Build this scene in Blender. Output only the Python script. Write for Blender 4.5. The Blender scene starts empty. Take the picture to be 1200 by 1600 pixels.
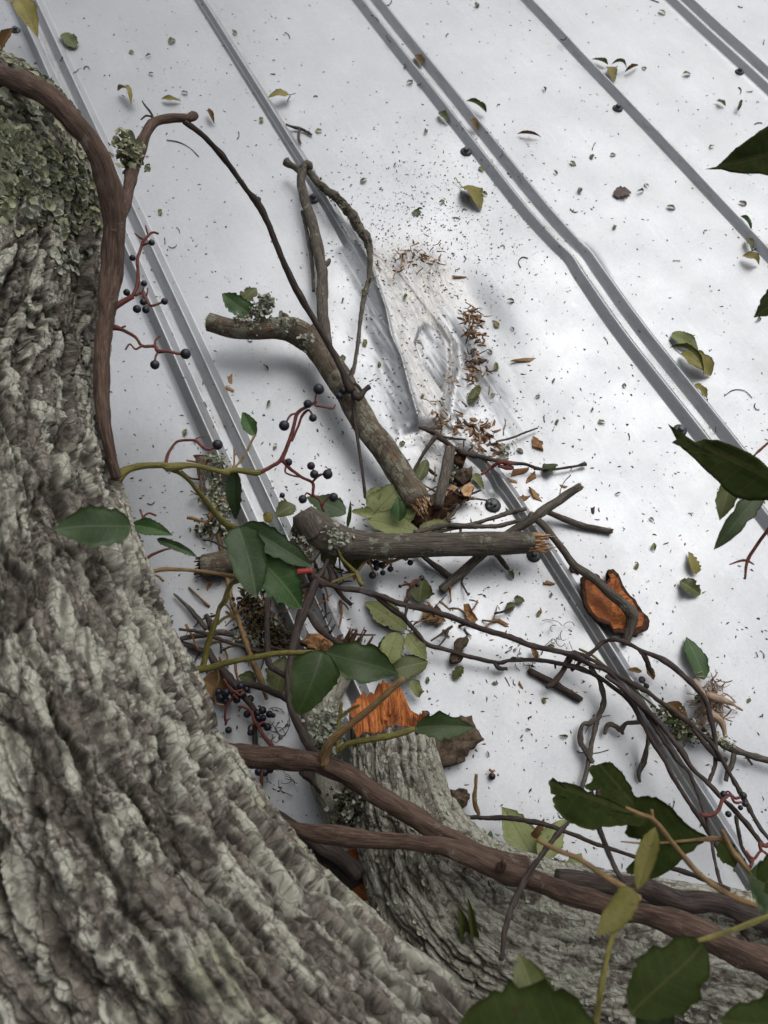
import bpy, math, random
import numpy as np
from mathutils import Vector, Matrix, Euler
from mathutils.bvhtree import BVHTree

random.seed(7)
RNG = np.random.default_rng(11)
S = bpy.context.scene
COL = S.collection

# ------------------------------------------------------------------ camera, sky, sun, exposure
F_PX = 1150.0                                   # focal length in pixels of the 1200 x 1600 photograph
CAM_EUL = (0.4775590806, -0.0625006805, -0.4524310585)
CAM_LOC = np.array([-0.6997724, 0.0, 0.8247345])
cam = bpy.data.cameras.new('camera')
cam.sensor_fit = 'VERTICAL'
cam.sensor_height = 24.0
cam.lens = F_PX / 1600 * 24.0
cam.clip_start = 0.02
cam.clip_end = 400
cam.dof.use_dof = True
cam.dof.focus_distance = 0.78
cam.dof.aperture_fstop = cam.lens / 2.3         # a phone's aperture, about 2.3 mm wide
camo = bpy.data.objects.new('camera', cam)
COL.objects.link(camo)
camo.location = CAM_LOC
camo.rotation_euler = Euler(CAM_EUL, 'XYZ')
S.camera = camo
R = np.array(camo.rotation_euler.to_matrix())

SUN_DIR = np.array([0.44, 0.30, 0.85])          # towards the bright part of the clouded sky
SUN_DIR /= np.linalg.norm(SUN_DIR)
w = bpy.data.worlds.new('World')
S.world = w
w.use_nodes = True
nt = w.node_tree
nt.nodes.clear()
sky = nt.nodes.new('ShaderNodeTexSky')
sky.sky_type = 'NISHITA'
sky.sun_disc = False
sky.sun_elevation = math.asin(SUN_DIR[2])
sky.sun_rotation = math.atan2(SUN_DIR[0], SUN_DIR[1])
sky.dust_density = 4.0
sky.air_density = 1.0
hs = nt.nodes.new('ShaderNodeHueSaturation')
hs.inputs['Saturation'].default_value = 0.22    # cloud cover takes the blue out
bg = nt.nodes.new('ShaderNodeBackground')
bg.inputs['Strength'].default_value = 0.125
ow = nt.nodes.new('ShaderNodeOutputWorld')
nt.links.new(sky.outputs[0], hs.inputs['Color'])
nt.links.new(hs.outputs[0], bg.inputs['Color'])
nt.links.new(bg.outputs[0], ow.inputs[0])
sl = bpy.data.lights.new('sun', 'SUN')
sl.energy = 0.8
sl.angle = math.radians(60)
sl.color = (1.0, 0.97, 0.93)
so = bpy.data.objects.new('sun', sl)
COL.objects.link(so)
so.location = (2, 2.5, 4)
so.rotation_euler = Vector(SUN_DIR).to_track_quat('Z', 'Y').to_euler()
S.view_settings.view_transform = 'Standard'
S.view_settings.look = 'None'
S.view_settings.exposure = 0.0
S.view_settings.gamma = 1.0
S.view_settings.use_curve_mapping = False

# ------------------------------------------------------------------ helpers: points
def ray(x, y):
    d = R @ np.array([(x - 600) / F_PX, -(y - 800) / F_PX, -1.0])
    return d                                    # depth 1 along the optical axis

def at(x, y, z=0.0):
    """where the sight line through a photograph pixel meets the height z above the roof"""
    d = ray(x, y)
    return CAM_LOC + d * ((z - CAM_LOC[2]) / d[2])

FWD = R @ np.array([0, 0, -1.0])
def depth(p):
    return float((np.asarray(p) - CAM_LOC) @ FWD)

def px2m(p, px):
    return px * depth(p) / F_PX

def smooth(a, b, x):
    t = np.clip((x - a) / (b - a), 0, 1)
    return t * t * (3 - 2 * t)

# ------------------------------------------------------------------ helpers: noise
def _hash(ix, iy, iz, seed):
    h = (ix.astype(np.int64) * 73856093) ^ (iy.astype(np.int64) * 19349663) ^ (iz.astype(np.int64) * 83492791) ^ (seed * 2654435761)
    h = (h ^ (h >> 13)) * 1274126177 & 0xFFFFFFFF
    h = (h ^ (h >> 16)) * 2246822519 & 0xFFFFFFFF
    h = h ^ (h >> 15)
    return ((h & 0xFFFFFF) / float(0xFFFFFF)).astype(np.float32)

def vnoise(p, seed=0):
    p = np.asarray(p, np.float32)
    i = np.floor(p).astype(np.int64)
    f = p - i
    f = f * f * (3 - 2 * f)
    out = np.zeros(len(p), np.float32)
    for a in (0, 1):
        for b in (0, 1):
            for c in (0, 1):
                wgt = (f[:, 0] if a else 1 - f[:, 0]) * (f[:, 1] if b else 1 - f[:, 1]) * (f[:, 2] if c else 1 - f[:, 2])
                out += wgt * _hash(i[:, 0] + a, i[:, 1] + b, i[:, 2] + c, seed)
    return out * 2 - 1

def fbm(p, octs=4, seed=0):
    p = np.asarray(p, np.float32)
    o = np.zeros(len(p), np.float32)
    amp = 1.0
    for k in range(octs):
        o += amp * vnoise(p * 2.03 ** k, seed + k)
        amp *= 0.5
    return o

def worley(p, seed=0):
    """distance to the nearest and second nearest cell point, and the nearest cell's random number"""
    p = np.asarray(p, np.float32)
    i = np.floor(p).astype(np.int64)
    f1 = np.full(len(p), 9.0, np.float32)
    f2 = np.full(len(p), 9.0, np.float32)
    cid = np.zeros(len(p), np.float32)
    off = np.zeros((len(p), 3), np.float32)
    for a in (-1, 0, 1):
        for b in (-1, 0, 1):
            for c in (-1, 0, 1):
                cx, cy, cz = i[:, 0] + a, i[:, 1] + b, i[:, 2] + c
                dx = cx + _hash(cx, cy, cz, seed) - p[:, 0]
                dy = cy + _hash(cx, cy, cz, seed + 1) - p[:, 1]
                dz = cz + _hash(cx, cy, cz, seed + 2) - p[:, 2]
                d = np.sqrt(dx * dx + dy * dy + dz * dz).astype(np.float32)
                near = d < f1
                f2 = np.where(near, f1, np.minimum(f2, d))
                cid = np.where(near, _hash(cx, cy, cz, seed + 3), cid)
                off[near] = np.stack([dx[near], dy[near], dz[near]], 1)
                f1 = np.where(near, d, f1)
    return f1, f2, cid, off

# ------------------------------------------------------------------ helpers: materials
def new_mat(name):
    m = bpy.data.materials.new(name)
    m.use_nodes = True
    n = m.node_tree
    n.nodes.clear()
    out = n.nodes.new('ShaderNodeOutputMaterial')
    b = n.nodes.new('ShaderNodeBsdfPrincipled')
    n.links.new(b.outputs[0], out.inputs[0])
    return m, n, b

def nd(n, kind, **kw):
    x = n.nodes.new(kind)
    for k, v in kw.items():
        if k in x.inputs:
            x.inputs[k].default_value = v
        else:
            setattr(x, k, v)
    return x

def attr(n, name):
    return nd(n, 'ShaderNodeAttribute', attribute_name=name)

def noise(n, vec, scale, detail=4, rough=0.6, dim='3D'):
    x = nd(n, 'ShaderNodeTexNoise', noise_dimensions=dim)
    x.inputs['Scale'].default_value = scale
    x.inputs['Detail'].default_value = detail
    x.inputs['Roughness'].default_value = rough
    if vec is not None:
        n.links.new(vec, x.inputs['Vector'])
    return x.outputs['Fac']

def ramp(n, fac, stops, mode='LINEAR'):
    x = n.nodes.new('ShaderNodeValToRGB')
    x.color_ramp.interpolation = mode
    e = x.color_ramp.elements
    while len(e) < len(stops):
        e.new(0.5)
    for el, (p, c) in zip(e, stops):
        el.position = p
        el.color = (*c, 1) if len(c) == 3 else c
    n.links.new(fac, x.inputs[0])
    return x.outputs[0]

def grey(v):
    return (v, v, v)

def mix(n, fac, a, b, mode='MIX'):
    x = nd(n, 'ShaderNodeMix', data_type='RGBA', blend_type=mode)
    for sock, v in ((x.inputs[0], fac), (x.inputs[6], a), (x.inputs[7], b)):
        if isinstance(v, bpy.types.NodeSocket):
            n.links.new(v, sock)
        elif isinstance(v, (int, float)):
            sock.default_value = v
        else:
            sock.default_value = (*v, 1)
    return x.outputs[2]

def math_(n, op, a, b=None, clamp=False):
    x = nd(n, 'ShaderNodeMath', operation=op, use_clamp=clamp)
    for k, v in enumerate((a, b)):
        if v is None:
            continue
        if isinstance(v, bpy.types.NodeSocket):
            n.links.new(v, x.inputs[k])
        else:
            x.inputs[k].default_value = v
    return x.outputs[0]

def vscale(n, vec, sc):
    x = nd(n, 'ShaderNodeVectorMath', operation='MULTIPLY')
    n.links.new(vec, x.inputs[0])
    x.inputs[1].default_value = sc
    return x.outputs[0]

def bump(n, b, h, strength=0.5, dist=0.002):
    x = nd(n, 'ShaderNodeBump')
    x.inputs['Strength'].default_value = strength
    x.inputs['Distance'].default_value = dist
    n.links.new(h, x.inputs['Height'])
    n.links.new(x.outputs[0], b.inputs['Normal'])

def mat_roof():
    m, n, b = new_mat('galvanised_metal')
    g = n.nodes.new('ShaderNodeNewGeometry').outputs['Position']
    sp = nd(n, 'ShaderNodeTexVoronoi', feature='F1')
    sp.inputs['Scale'].default_value = 420
    n.links.new(g, sp.inputs['Vector'])
    spk = ramp(n, sp.outputs['Color'], [(0.0, grey(0.9)), (1.0, grey(1.0))])
    big = noise(n, g, 5, 4)
    col = mix(n, 1.0, ramp(n, big, [(0.3, (0.425, 0.440, 0.462)), (0.7, (0.475, 0.488, 0.508))]), spk, 'MULTIPLY')
    cloud = noise(n, vscale(n, g, (1, .45, 1)), 16, 6, 0.7)
    col = mix(n, ramp(n, cloud, [(0.40, grey(0.35)), (0.58, grey(0))]), col, (0.40, 0.405, 0.41))
    # faint wipes and dried water marks
    wv = vscale(n, g, (90, 7, 90))
    st = noise(n, wv, 1.0, 5, 0.7)
    col = mix(n, ramp(n, st, [(0.55, grey(0)), (0.8, grey(0.22))]), col, (0.62, 0.62, 0.60))
    fine = noise(n, g, 700, 2, 0.6)
    col = mix(n, ramp(n, fine, [(0.60, grey(0)), (0.75, grey(0.5))]), col, (0.45, 0.45, 0.43))
    dn = noise(n, g, 38, 6, 0.75)
    col = mix(n, ramp(n, dn, [(0.56, grey(0)), (0.75, grey(0.4))]), col, (0.55, 0.53, 0.48))
    # grime that has washed down beside the ridges
    sx = nd(n, 'ShaderNodeSeparateXYZ')
    n.links.new(g, sx.inputs[0])
    fx = math_(n, 'ABSOLUTE', math_(n, 'SUBTRACT', math_(n, 'FRACT', math_(n, 'DIVIDE', sx.outputs[0], 0.3048)), 0.5))
    seam = ramp(n, fx, [(0.40, grey(0)), (0.47, grey(1))])
    gr = noise(n, vscale(n, g, (120, 22, 120)), 1.0, 6, 0.75)
    gm = math_(n, 'MULTIPLY', seam, ramp(n, gr, [(0.48, grey(0)), (0.70, grey(0.6))]))
    col = mix(n, gm, col, (0.26, 0.24, 0.20))
    # bark dust rubbed into the dent
    sc = attr(n, 'scuff').outputs['Fac']
    s1 = noise(n, vscale(n, g, (260, 45, 260)), 1.0, 5, 0.75)
    scm = math_(n, 'MULTIPLY', sc, ramp(n, s1, [(0.42, grey(0.0)), (0.62, grey(0.68))]), True)
    col = mix(n, scm, col, (0.91, 0.86, 0.765))
    s2 = noise(n, vscale(n, g, (170, 60, 170)), 1.3, 6, 0.8)
    scb = math_(n, 'MULTIPLY', sc, ramp(n, s2, [(0.58, grey(0)), (0.66, grey(0.65))]), True)
    col = mix(n, scb, col, (0.42, 0.27, 0.13))
    n.links.new(col, b.inputs['Base Color'])
    met = math_(n, 'SUBTRACT', 0.80, math_(n, 'MULTIPLY', scm, 0.7), True)
    n.links.new(met, b.inputs['Metallic'])
    rg = math_(n, 'ADD', ramp(n, noise(n, g, 9, 5, 0.6), [(0.3, grey(0.42)), (0.7, grey(0.54))]), math_(n, 'MULTIPLY', sc, 0.2))
    n.links.new(rg, b.inputs['Roughness'])
    hh = math_(n, 'ADD', math_(n, 'MULTIPLY', noise(n, g, 900, 3, 0.6), 0.5), noise(n, g, 60, 3, 0.5))
    bump(n, b, hh, 0.25, 0.0006)
    return m

def mat_bark(name, brown, plate, pale, palef=0.5, green=(0.27, 0.275, 0.19), fine=1.0, crack=0.76):
    """colour of rough bark: brown in the cracks with their shade painted in, grey on the plates, lichen on some of them"""
    m, n, b = new_mat(name)
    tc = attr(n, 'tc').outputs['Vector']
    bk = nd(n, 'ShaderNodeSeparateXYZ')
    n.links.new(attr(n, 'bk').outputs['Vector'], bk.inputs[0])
    n1 = noise(n, tc, 170 * fine, 6, 0.72)
    n2 = noise(n, tc, 26 * fine, 5, 0.65)
    n3 = noise(n, tc, 9 * fine, 4, 0.6)
    n4 = noise(n, tc, 480 * fine, 3, 0.7)
    c = mix(n, bk.outputs[0], brown, plate)  # dark furrow brown is bark colour plus painted-in crevice shade
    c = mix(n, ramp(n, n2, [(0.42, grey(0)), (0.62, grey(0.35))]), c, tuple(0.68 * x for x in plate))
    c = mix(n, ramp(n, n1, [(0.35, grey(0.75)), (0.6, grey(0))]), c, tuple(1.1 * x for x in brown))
    # crusty lichen: patches that keep to the plates, some plates more than others
    lm = math_(n, 'ADD', math_(n, 'ADD', math_(n, 'MULTIPLY', bk.outputs[1], 0.42), math_(n, 'MULTIPLY', bk.outputs[2], 0.20)), math_(n, 'ADD', math_(n, 'MULTIPLY', n2, 0.45), math_(n, 'MULTIPLY', n1, 0.68)))
    lm = ramp(n, lm, [(1.07 - 0.30 * palef, grey(0)), (1.17 - 0.30 * palef, grey(1))])
    lm = math_(n, 'MULTIPLY', lm, bk.outputs[0], True)
    pc = mix(n, ramp(n, n3, [(0.54, grey(0)), (0.66, grey(1))]), pale, green)
    pc = mix(n, ramp(n, n4, [(0.35, grey(0.45)), (0.6, grey(0))]), pc, plate)
    c = mix(n, math_(n, 'MULTIPLY', lm, 0.9), c, pc)
    # the network of fine fissures, inner bark with crack shade painted in
    def fissures(scale, stretch, lo, hi, seed):
        wn = nd(n, 'ShaderNodeTexNoise')
        wn.inputs['Scale'].default_value = scale * 0.55
        wn.inputs['Detail'].default_value = 4
        n.links.new(tc, wn.inputs['Vector'])
        sh = nd(n, 'ShaderNodeVectorMath', operation='MULTIPLY_ADD')
        n.links.new(wn.outputs['Color'], sh.inputs[0])
        sh.inputs[1].default_value = (0.9 / scale,) * 3
        n.links.new(tc, sh.inputs[2])
        v = nd(n, 'ShaderNodeTexVoronoi', feature='DISTANCE_TO_EDGE')
        v.inputs['Scale'].default_value = scale
        n.links.new(vscale(n, sh.outputs[0], (1, 1, stretch)), v.inputs['Vector'])
        return ramp(n, v.outputs['Distance'], [(lo, grey(1)), (hi, grey(0))])
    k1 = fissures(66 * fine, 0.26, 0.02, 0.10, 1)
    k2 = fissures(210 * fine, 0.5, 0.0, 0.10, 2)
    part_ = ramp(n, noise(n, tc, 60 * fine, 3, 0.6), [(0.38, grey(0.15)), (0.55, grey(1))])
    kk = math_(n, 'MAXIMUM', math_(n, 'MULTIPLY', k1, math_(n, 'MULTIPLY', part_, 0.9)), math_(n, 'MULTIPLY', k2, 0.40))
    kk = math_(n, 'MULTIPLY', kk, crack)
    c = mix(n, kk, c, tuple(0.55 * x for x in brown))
    n.links.new(c, b.inputs['Base Color'])
    b.inputs['Roughness'].default_value = 0.9
    b.inputs['Specular IOR Level'].default_value = 0.2
    hh = math_(n, 'ADD', math_(n, 'MULTIPLY', n1, 1.4), math_(n, 'MULTIPLY', n4, 0.8))
    n5 = noise(n, tc, 1100, 3, 0.7)
    hh = math_(n, 'SUBTRACT', hh, math_(n, 'MULTIPLY', kk, 2.2))
    bump(n, b, math_(n, 'ADD', hh, math_(n, 'MULTIPLY', n5, 0.5)), 0.95, 0.0013)
    return m

def mat_stem(name, c0, c1, lichen=0.0, lcol=(0.34, 0.36, 0.27), streak=9.0, rough=0.75, knots=None):
    """bark of a twig or vine, streaked along its length; lichen 0..1 says how much of it is crusted"""
    m, n, b = new_mat(name)
    tc = attr(n, 'tc').outputs['Vector']
    s = noise(n, vscale(n, tc, (1, 1, 1 / streak)), 700, 5, 0.7)
    s2 = noise(n, vscale(n, tc, (1, 1, 0.35)), 90, 4, 0.6)
    c = ramp(n, s, [(0.32, tuple(0.55 * x for x in c0)), (0.5, c0), (0.68, c1)])
    c = mix(n, ramp(n, s2, [(0.45, grey(0)), (0.7, grey(0.7))]), c, tuple(0.75 * x for x in c1))
    hh = s
    if lichen > 0:
        l1 = noise(n, tc, 55, 6, 0.7)
        lm = ramp(n, l1, [(0.66 - 0.3 * lichen, grey(0)), (0.72 - 0.3 * lichen, grey(0.92))])
        sp = noise(n, tc, 600, 3, 0.7)
        c = mix(n, lm, c, mix(n, ramp(n, sp, [(0.38, grey(0.7)), (0.6, grey(0))]), lcol, c0))
        hh = math_(n, 'ADD', s, math_(n, 'MULTIPLY', lm, sp))
    if knots:
        k1 = noise(n, tc, 70, 3, 0.5)
        c = mix(n, ramp(n, k1, [(0.66, grey(0)), (0.72, grey(0.8))]), c, knots)
    n.links.new(c, b.inputs['Base Color'])
    b.inputs['Roughness'].default_value = rough
    b.inputs['Specular IOR Level'].default_value = 0.3
    fs = noise(n, vscale(n, tc, (1, 1, 1 / (streak * 1.6))), 330, 5, 0.75)
    c = mix(n, ramp(n, fs, [(0.36, grey(0.85)), (0.47, grey(0))]), c, tuple(0.35 * x for x in c0))
    n.links.new(c, b.inputs['Base Color'])
    hh = math_(n, 'ADD', hh, math_(n, 'MULTIPLY', fs, 1.5))
    bump(n, b, hh, 0.9, 0.0011)
    return m

def mat_wood(name, c0, c1, c2):
    m, n, b = new_mat(name)
    tc = attr(n, 'tc').outputs['Vector']
    s = noise(n, vscale(n, tc, (1, 1, 0.08)), 520, 5, 0.75)
    s2 = noise(n, tc, 40, 4, 0.6)
    c = ramp(n, s, [(0.36, c0), (0.5, c1), (0.64, c2)])
    c = mix(n, ramp(n, s2, [(0.44, grey(0)), (0.60, grey(0.8))]), c, tuple(1.15 * x for x in c0))
    n.links.new(c, b.inputs['Base Color'])
    b.inputs['Roughness'].default_value = 0.7
    bump(n, b, s, 0.9, 0.0015)
    return m

def mat_leaf(name, c0, c1, vein, rough=0.45, spots=None, spec=0.4, trans=0.0):
    m, n, b = new_mat(name)
    uv = attr(n, 'uvm')
    sep = nd(n, 'ShaderNodeSeparateXYZ')
    n.links.new(uv.outputs['Vector'], sep.inputs[0])
    u, v = sep.outputs[0], sep.outputs[1]
    av = math_(n, 'ABSOLUTE', v)
    g = n.nodes.new('ShaderNodeNewGeometry').outputs['Position']
    n1 = noise(n, g, 45, 4, 0.6)
    n2 = noise(n, g, 420, 4, 0.7)
    c = mix(n, ramp(n, n1, [(0.3, grey(0)), (0.7, grey(1))]), c0, c1)
    c = mix(n, ramp(n, n2, [(0.4, grey(0.35)), (0.62, grey(0))]), c, tuple(0.6 * x for x in c0))
    ph = math_(n, 'FRACT', math_(n, 'MULTIPLY', math_(n, 'SUBTRACT', u, math_(n, 'MULTIPLY', av, 0.16)), 8.0))
    side = math_(n, 'LESS_THAN', math_(n, 'ABSOLUTE', math_(n, 'SUBTRACT', ph, 0.5)), 0.045)
    mid = math_(n, 'LESS_THAN', av, 0.045)
    vm = math_(n, 'MAXIMUM', math_(n, 'MULTIPLY', side, 0.35), math_(n, 'MULTIPLY', mid, 0.8))
    c = mix(n, vm, c, vein)
    if spots:
        k = noise(n, g, 120, 3, 0.6)
        c = mix(n, ramp(n, k, [(0.60, grey(0)), (0.68, grey(0.85))]), c, spots)
    n.links.new(c, b.inputs['Base Color'])
    b.inputs['Roughness'].default_value = rough
    b.inputs['Specular IOR Level'].default_value = spec
    bump(n, b, math_(n, 'SUBTRACT', math_(n, 'MULTIPLY', n2, 0.4), vm), 0.35, 0.0006)
    return m

def mat_plain(name, col, rough=0.6, var=0.25, scale=300, spec=0.4, metal=0.0):
    m, n, b = new_mat(name)
    g = n.nodes.new('ShaderNodeNewGeometry').outputs['Position']
    k = noise(n, g, scale, 4, 0.65)
    c = ramp(n, k, [(0.3, tuple(x * (1 - var) for x in col)), (0.7, tuple(min(1, x * (1 + var)) for x in col))])
    n.links.new(c, b.inputs['Base Color'])
    b.inputs['Roughness'].default_value = rough
    b.inputs['Specular IOR Level'].default_value = spec
    b.inputs['Metallic'].default_value = metal
    bump(n, b, k, 0.3, 0.0005)
    return m

M = dict(
    roof=mat_roof(),
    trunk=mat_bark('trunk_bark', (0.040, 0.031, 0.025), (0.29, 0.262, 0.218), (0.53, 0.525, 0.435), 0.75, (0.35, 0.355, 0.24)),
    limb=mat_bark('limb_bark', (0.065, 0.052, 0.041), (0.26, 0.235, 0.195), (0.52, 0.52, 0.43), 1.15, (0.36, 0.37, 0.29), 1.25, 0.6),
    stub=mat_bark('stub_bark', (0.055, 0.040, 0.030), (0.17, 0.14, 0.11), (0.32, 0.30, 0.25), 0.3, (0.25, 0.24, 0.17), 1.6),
    lichen=mat_plain('leafy_lichen', (0.33, 0.335, 0.22), 0.9, 0.35, 90, 0.15),
    greylichen=mat_plain('grey_lichen', (0.34, 0.35, 0.28), 0.9, 0.4, 160, 0.15),
    moss=mat_plain('dark_moss', (0.085, 0.075, 0.045), 0.95, 0.6, 160, 0.1),
    vine=mat_stem('vine_bark', (0.085, 0.052, 0.038), (0.180, 0.120, 0.090), 0.22, (0.21, 0.175, 0.145), 10, 0.85),
    vine_dark=mat_stem('dark_vine_bark', (0.050, 0.036, 0.032), (0.11, 0.085, 0.072), 0, streak=9),
    deadlimb=mat_stem('lichen_crusted_bark', (0.115, 0.085, 0.060), (0.20, 0.16, 0.115), 0.55, (0.31, 0.315, 0.235), 6, 0.85, (0.22, 0.11, 0.045)),
    log=mat_stem('log_bark', (0.085, 0.070, 0.056), (0.185, 0.160, 0.130), 0.38, (0.30, 0.315, 0.235), 12, 0.85),
    greytwig=mat_stem('grey_twig_bark', (0.090, 0.075, 0.060), (0.20, 0.175, 0.140), 0.25, (0.30, 0.30, 0.23), 8, 0.85),
    twig=mat_stem('brown_twig_bark', (0.060, 0.042, 0.034), (0.125, 0.092, 0.075), 0.0, streak=8),
    redstem=mat_stem('red_berry_stem', (0.165, 0.048, 0.038), (0.27, 0.088, 0.065), 0, streak=5, rough=0.55),
    brightred=mat_stem('bright_red_stalk', (0.40, 0.045, 0.04), (0.52, 0.09, 0.07), 0, streak=5, rough=0.5),
    greenstem=mat_stem('green_stalk', (0.17, 0.155, 0.035), (0.26, 0.22, 0.065), 0, streak=5, rough=0.5),
    tanstem=mat_stem('tan_stalk', (0.24, 0.155, 0.07), (0.34, 0.22, 0.10), 0, streak=5, rough=0.6),
    straw=mat_stem('pale_fibre', (0.40, 0.28, 0.19), (0.55, 0.42, 0.30), 0, streak=8, rough=0.7),
    berry=mat_plain('dark_berry_skin', (0.012, 0.013, 0.020), 0.42, 0.5, 500, 0.5),
    orange=mat_wood('torn_orange_wood', (0.15, 0.036, 0.008), (0.46, 0.135, 0.022), (0.62, 0.23, 0.05)),
    palewood=mat_wood('pale_broken_wood', (0.30, 0.15, 0.06), (0.52, 0.31, 0.15), (0.64, 0.45, 0.26)),
    rot=mat_plain('rotten_wood', (0.060, 0.032, 0.020), 0.9, 0.5, 200, 0.15),
    chip=mat_plain('wood_chip', (0.27, 0.145, 0.068), 0.85, 0.5, 240, 0.2),
    darkchip=mat_plain('dark_bark_flake', (0.065, 0.048, 0.036), 0.9, 0.5, 300, 0.2),
    barkpiece=mat_plain('loose_bark', (0.105, 0.078, 0.056), 0.95, 0.55, 260, 0.15),
    l_green=mat_leaf('leaf_green', (0.032, 0.075, 0.020), (0.055, 0.115, 0.032), (0.10, 0.15, 0.05), 0.5, (0.05, 0.06, 0.02), 0.3),
    l_dark=mat_leaf('leaf_dark_green', (0.024, 0.046, 0.011), (0.044, 0.072, 0.018), (0.055, 0.075, 0.03), 0.48, (0.035, 0.045, 0.012), 0.32),
    l_blue=mat_leaf('leaf_blue_green', (0.030, 0.058, 0.020), (0.052, 0.086, 0.032), (0.08, 0.11, 0.055), 0.5, (0.05, 0.065, 0.02), 0.32),
    l_olive=mat_leaf('leaf_olive', (0.060, 0.078, 0.016), (0.095, 0.110, 0.026), (0.14, 0.13, 0.05), 0.5, (0.06, 0.045, 0.02)),
    l_shade=mat_leaf('leaf_deep_olive', (0.020, 0.034, 0.005), (0.034, 0.048, 0.009), (0.05, 0.055, 0.016), 0.7, (0.03, 0.026, 0.006), 0.12),
    l_pale=mat_leaf('leaf_underside', (0.185, 0.210, 0.080), (0.25, 0.27, 0.115), (0.14, 0.15, 0.055), 0.6, (0.10, 0.09, 0.035), 0.25),
    l_yellow=mat_leaf('leaf_yellowing', (0.20, 0.185, 0.045), (0.27, 0.225, 0.07), (0.17, 0.13, 0.04), 0.6, (0.13, 0.08, 0.03), 0.25),
    l_mustard=mat_leaf('leaf_dull_yellow', (0.095, 0.092, 0.018), (0.15, 0.13, 0.03), (0.12, 0.10, 0.03), 0.6, (0.08, 0.05, 0.02), 0.25),
    l_brown=mat_leaf('leaf_brown', (0.15, 0.085, 0.035), (0.23, 0.14, 0.06), (0.10, 0.06, 0.03), 0.7, (0.07, 0.04, 0.02), 0.2),
    l_grey=mat_leaf('leaf_grey_brown', (0.13, 0.095, 0.085), (0.18, 0.135, 0.12), (0.10, 0.07, 0.06), 0.7, None, 0.2),
    rubber=mat_plain('rubber_washer', (0.030, 0.032, 0.035), 0.6, 0.3, 300),
    screw=mat_plain('grey_screw_head', (0.085, 0.095, 0.105), 0.5, 0.3, 300, 0.4, 0.3),
    woodleaf=mat_plain('woodland_foliage', (0.035, 0.055, 0.020), 0.8, 0.5, 1.5, 0.2),
    woodbark=mat_plain('woodland_bark', (0.09, 0.07, 0.055), 0.95, 0.4, 6, 0.1),
    soil=mat_plain('leaf_litter_ground', (0.06, 0.055, 0.03), 0.95, 0.5, 2.0, 0.1),
)
# ------------------------------------------------------------------ helpers: objects
def tag(o, label=None, cat=None, group=None, kind=None):
    for k, v in (('label', label), ('category', cat), ('group', group), ('kind', kind)):
        if v:
            o[k] = v
    return o

def empty(name, loc, label=None, cat=None, group=None, kind=None):
    o = bpy.data.objects.new(name, None)
    o.empty_display_size = 0.05
    o.location = loc
    COL.objects.link(o)
    return tag(o, label, cat, group, kind)

class MB:
    """collects vertices, faces and the attributes tc (position along and round), bk, uvm; built as ONE mesh object"""
    def __init__(self):
        self.v, self.f, self.mi, self.tc, self.bk, self.uv = [], [], [], [], [], []
        self.n = 0

    def add(self, v, f, mi=0, tc=None, bk=None, uv=None):
        v = np.asarray(v, float).reshape(-1, 3)
        k = len(v)
        self.v.append(v)
        self.f += [tuple(i + self.n for i in q) for q in f]
        self.mi += [mi] * len(f) if isinstance(mi, int) else list(mi)
        self.tc.append(v if tc is None else np.asarray(tc, float))
        self.bk.append(np.tile([0.7, 0.5, 0.5], (k, 1)) if bk is None else np.asarray(bk, float))
        self.uv.append(np.zeros((k, 3)) if uv is None else np.asarray(uv, float))
        self.n += k

    def build(self, name, mats, parent=None, smooth_=True, origin=None):
        v = np.concatenate(self.v)
        if parent is not None:
            o0 = np.zeros(3)
            p = parent
            while p is not None:
                o0 = o0 + np.array(p.location)
                p = p.parent
        elif origin is not None:
            o0 = np.array(origin)
        else:
            o0 = np.array([v[:, 0].mean(), v[:, 1].mean(), v[:, 2].min()])
        me = bpy.data.meshes.new(name)
        me.from_pydata((v - o0).tolist(), [], self.f)
        for nm, dat in (('tc', self.tc), ('bk', self.bk), ('uvm', self.uv)):
            a = me.attributes.new(nm, 'FLOAT_VECTOR', 'POINT')
            a.data.foreach_set('vector', np.concatenate(dat).astype(np.float32).ravel())
        for m in (mats if isinstance(mats, (list, tuple)) else [mats]):
            me.materials.append(m)
        me.polygons.foreach_set('material_index', np.array(self.mi, np.int32))
        me.polygons.foreach_set('use_smooth', np.full(len(self.f), smooth_))
        me.update()
        o = bpy.data.objects.new(name, me)
        COL.objects.link(o)
        if parent is not None:
            o.parent = parent
        else:
            o.location = o0
        return o

def grid_faces(nr, nc, wrap=False, flip=False):
    i = np.arange(nr - 1)[:, None]
    j = np.arange(nc if wrap else nc - 1)[None, :]
    a = i * nc + j
    b = i * nc + (j + 1) % nc
    q = np.stack([a, b, b + nc, a + nc], -1).reshape(-1, 4)
    return q[:, ::-1] if flip else q

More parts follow.
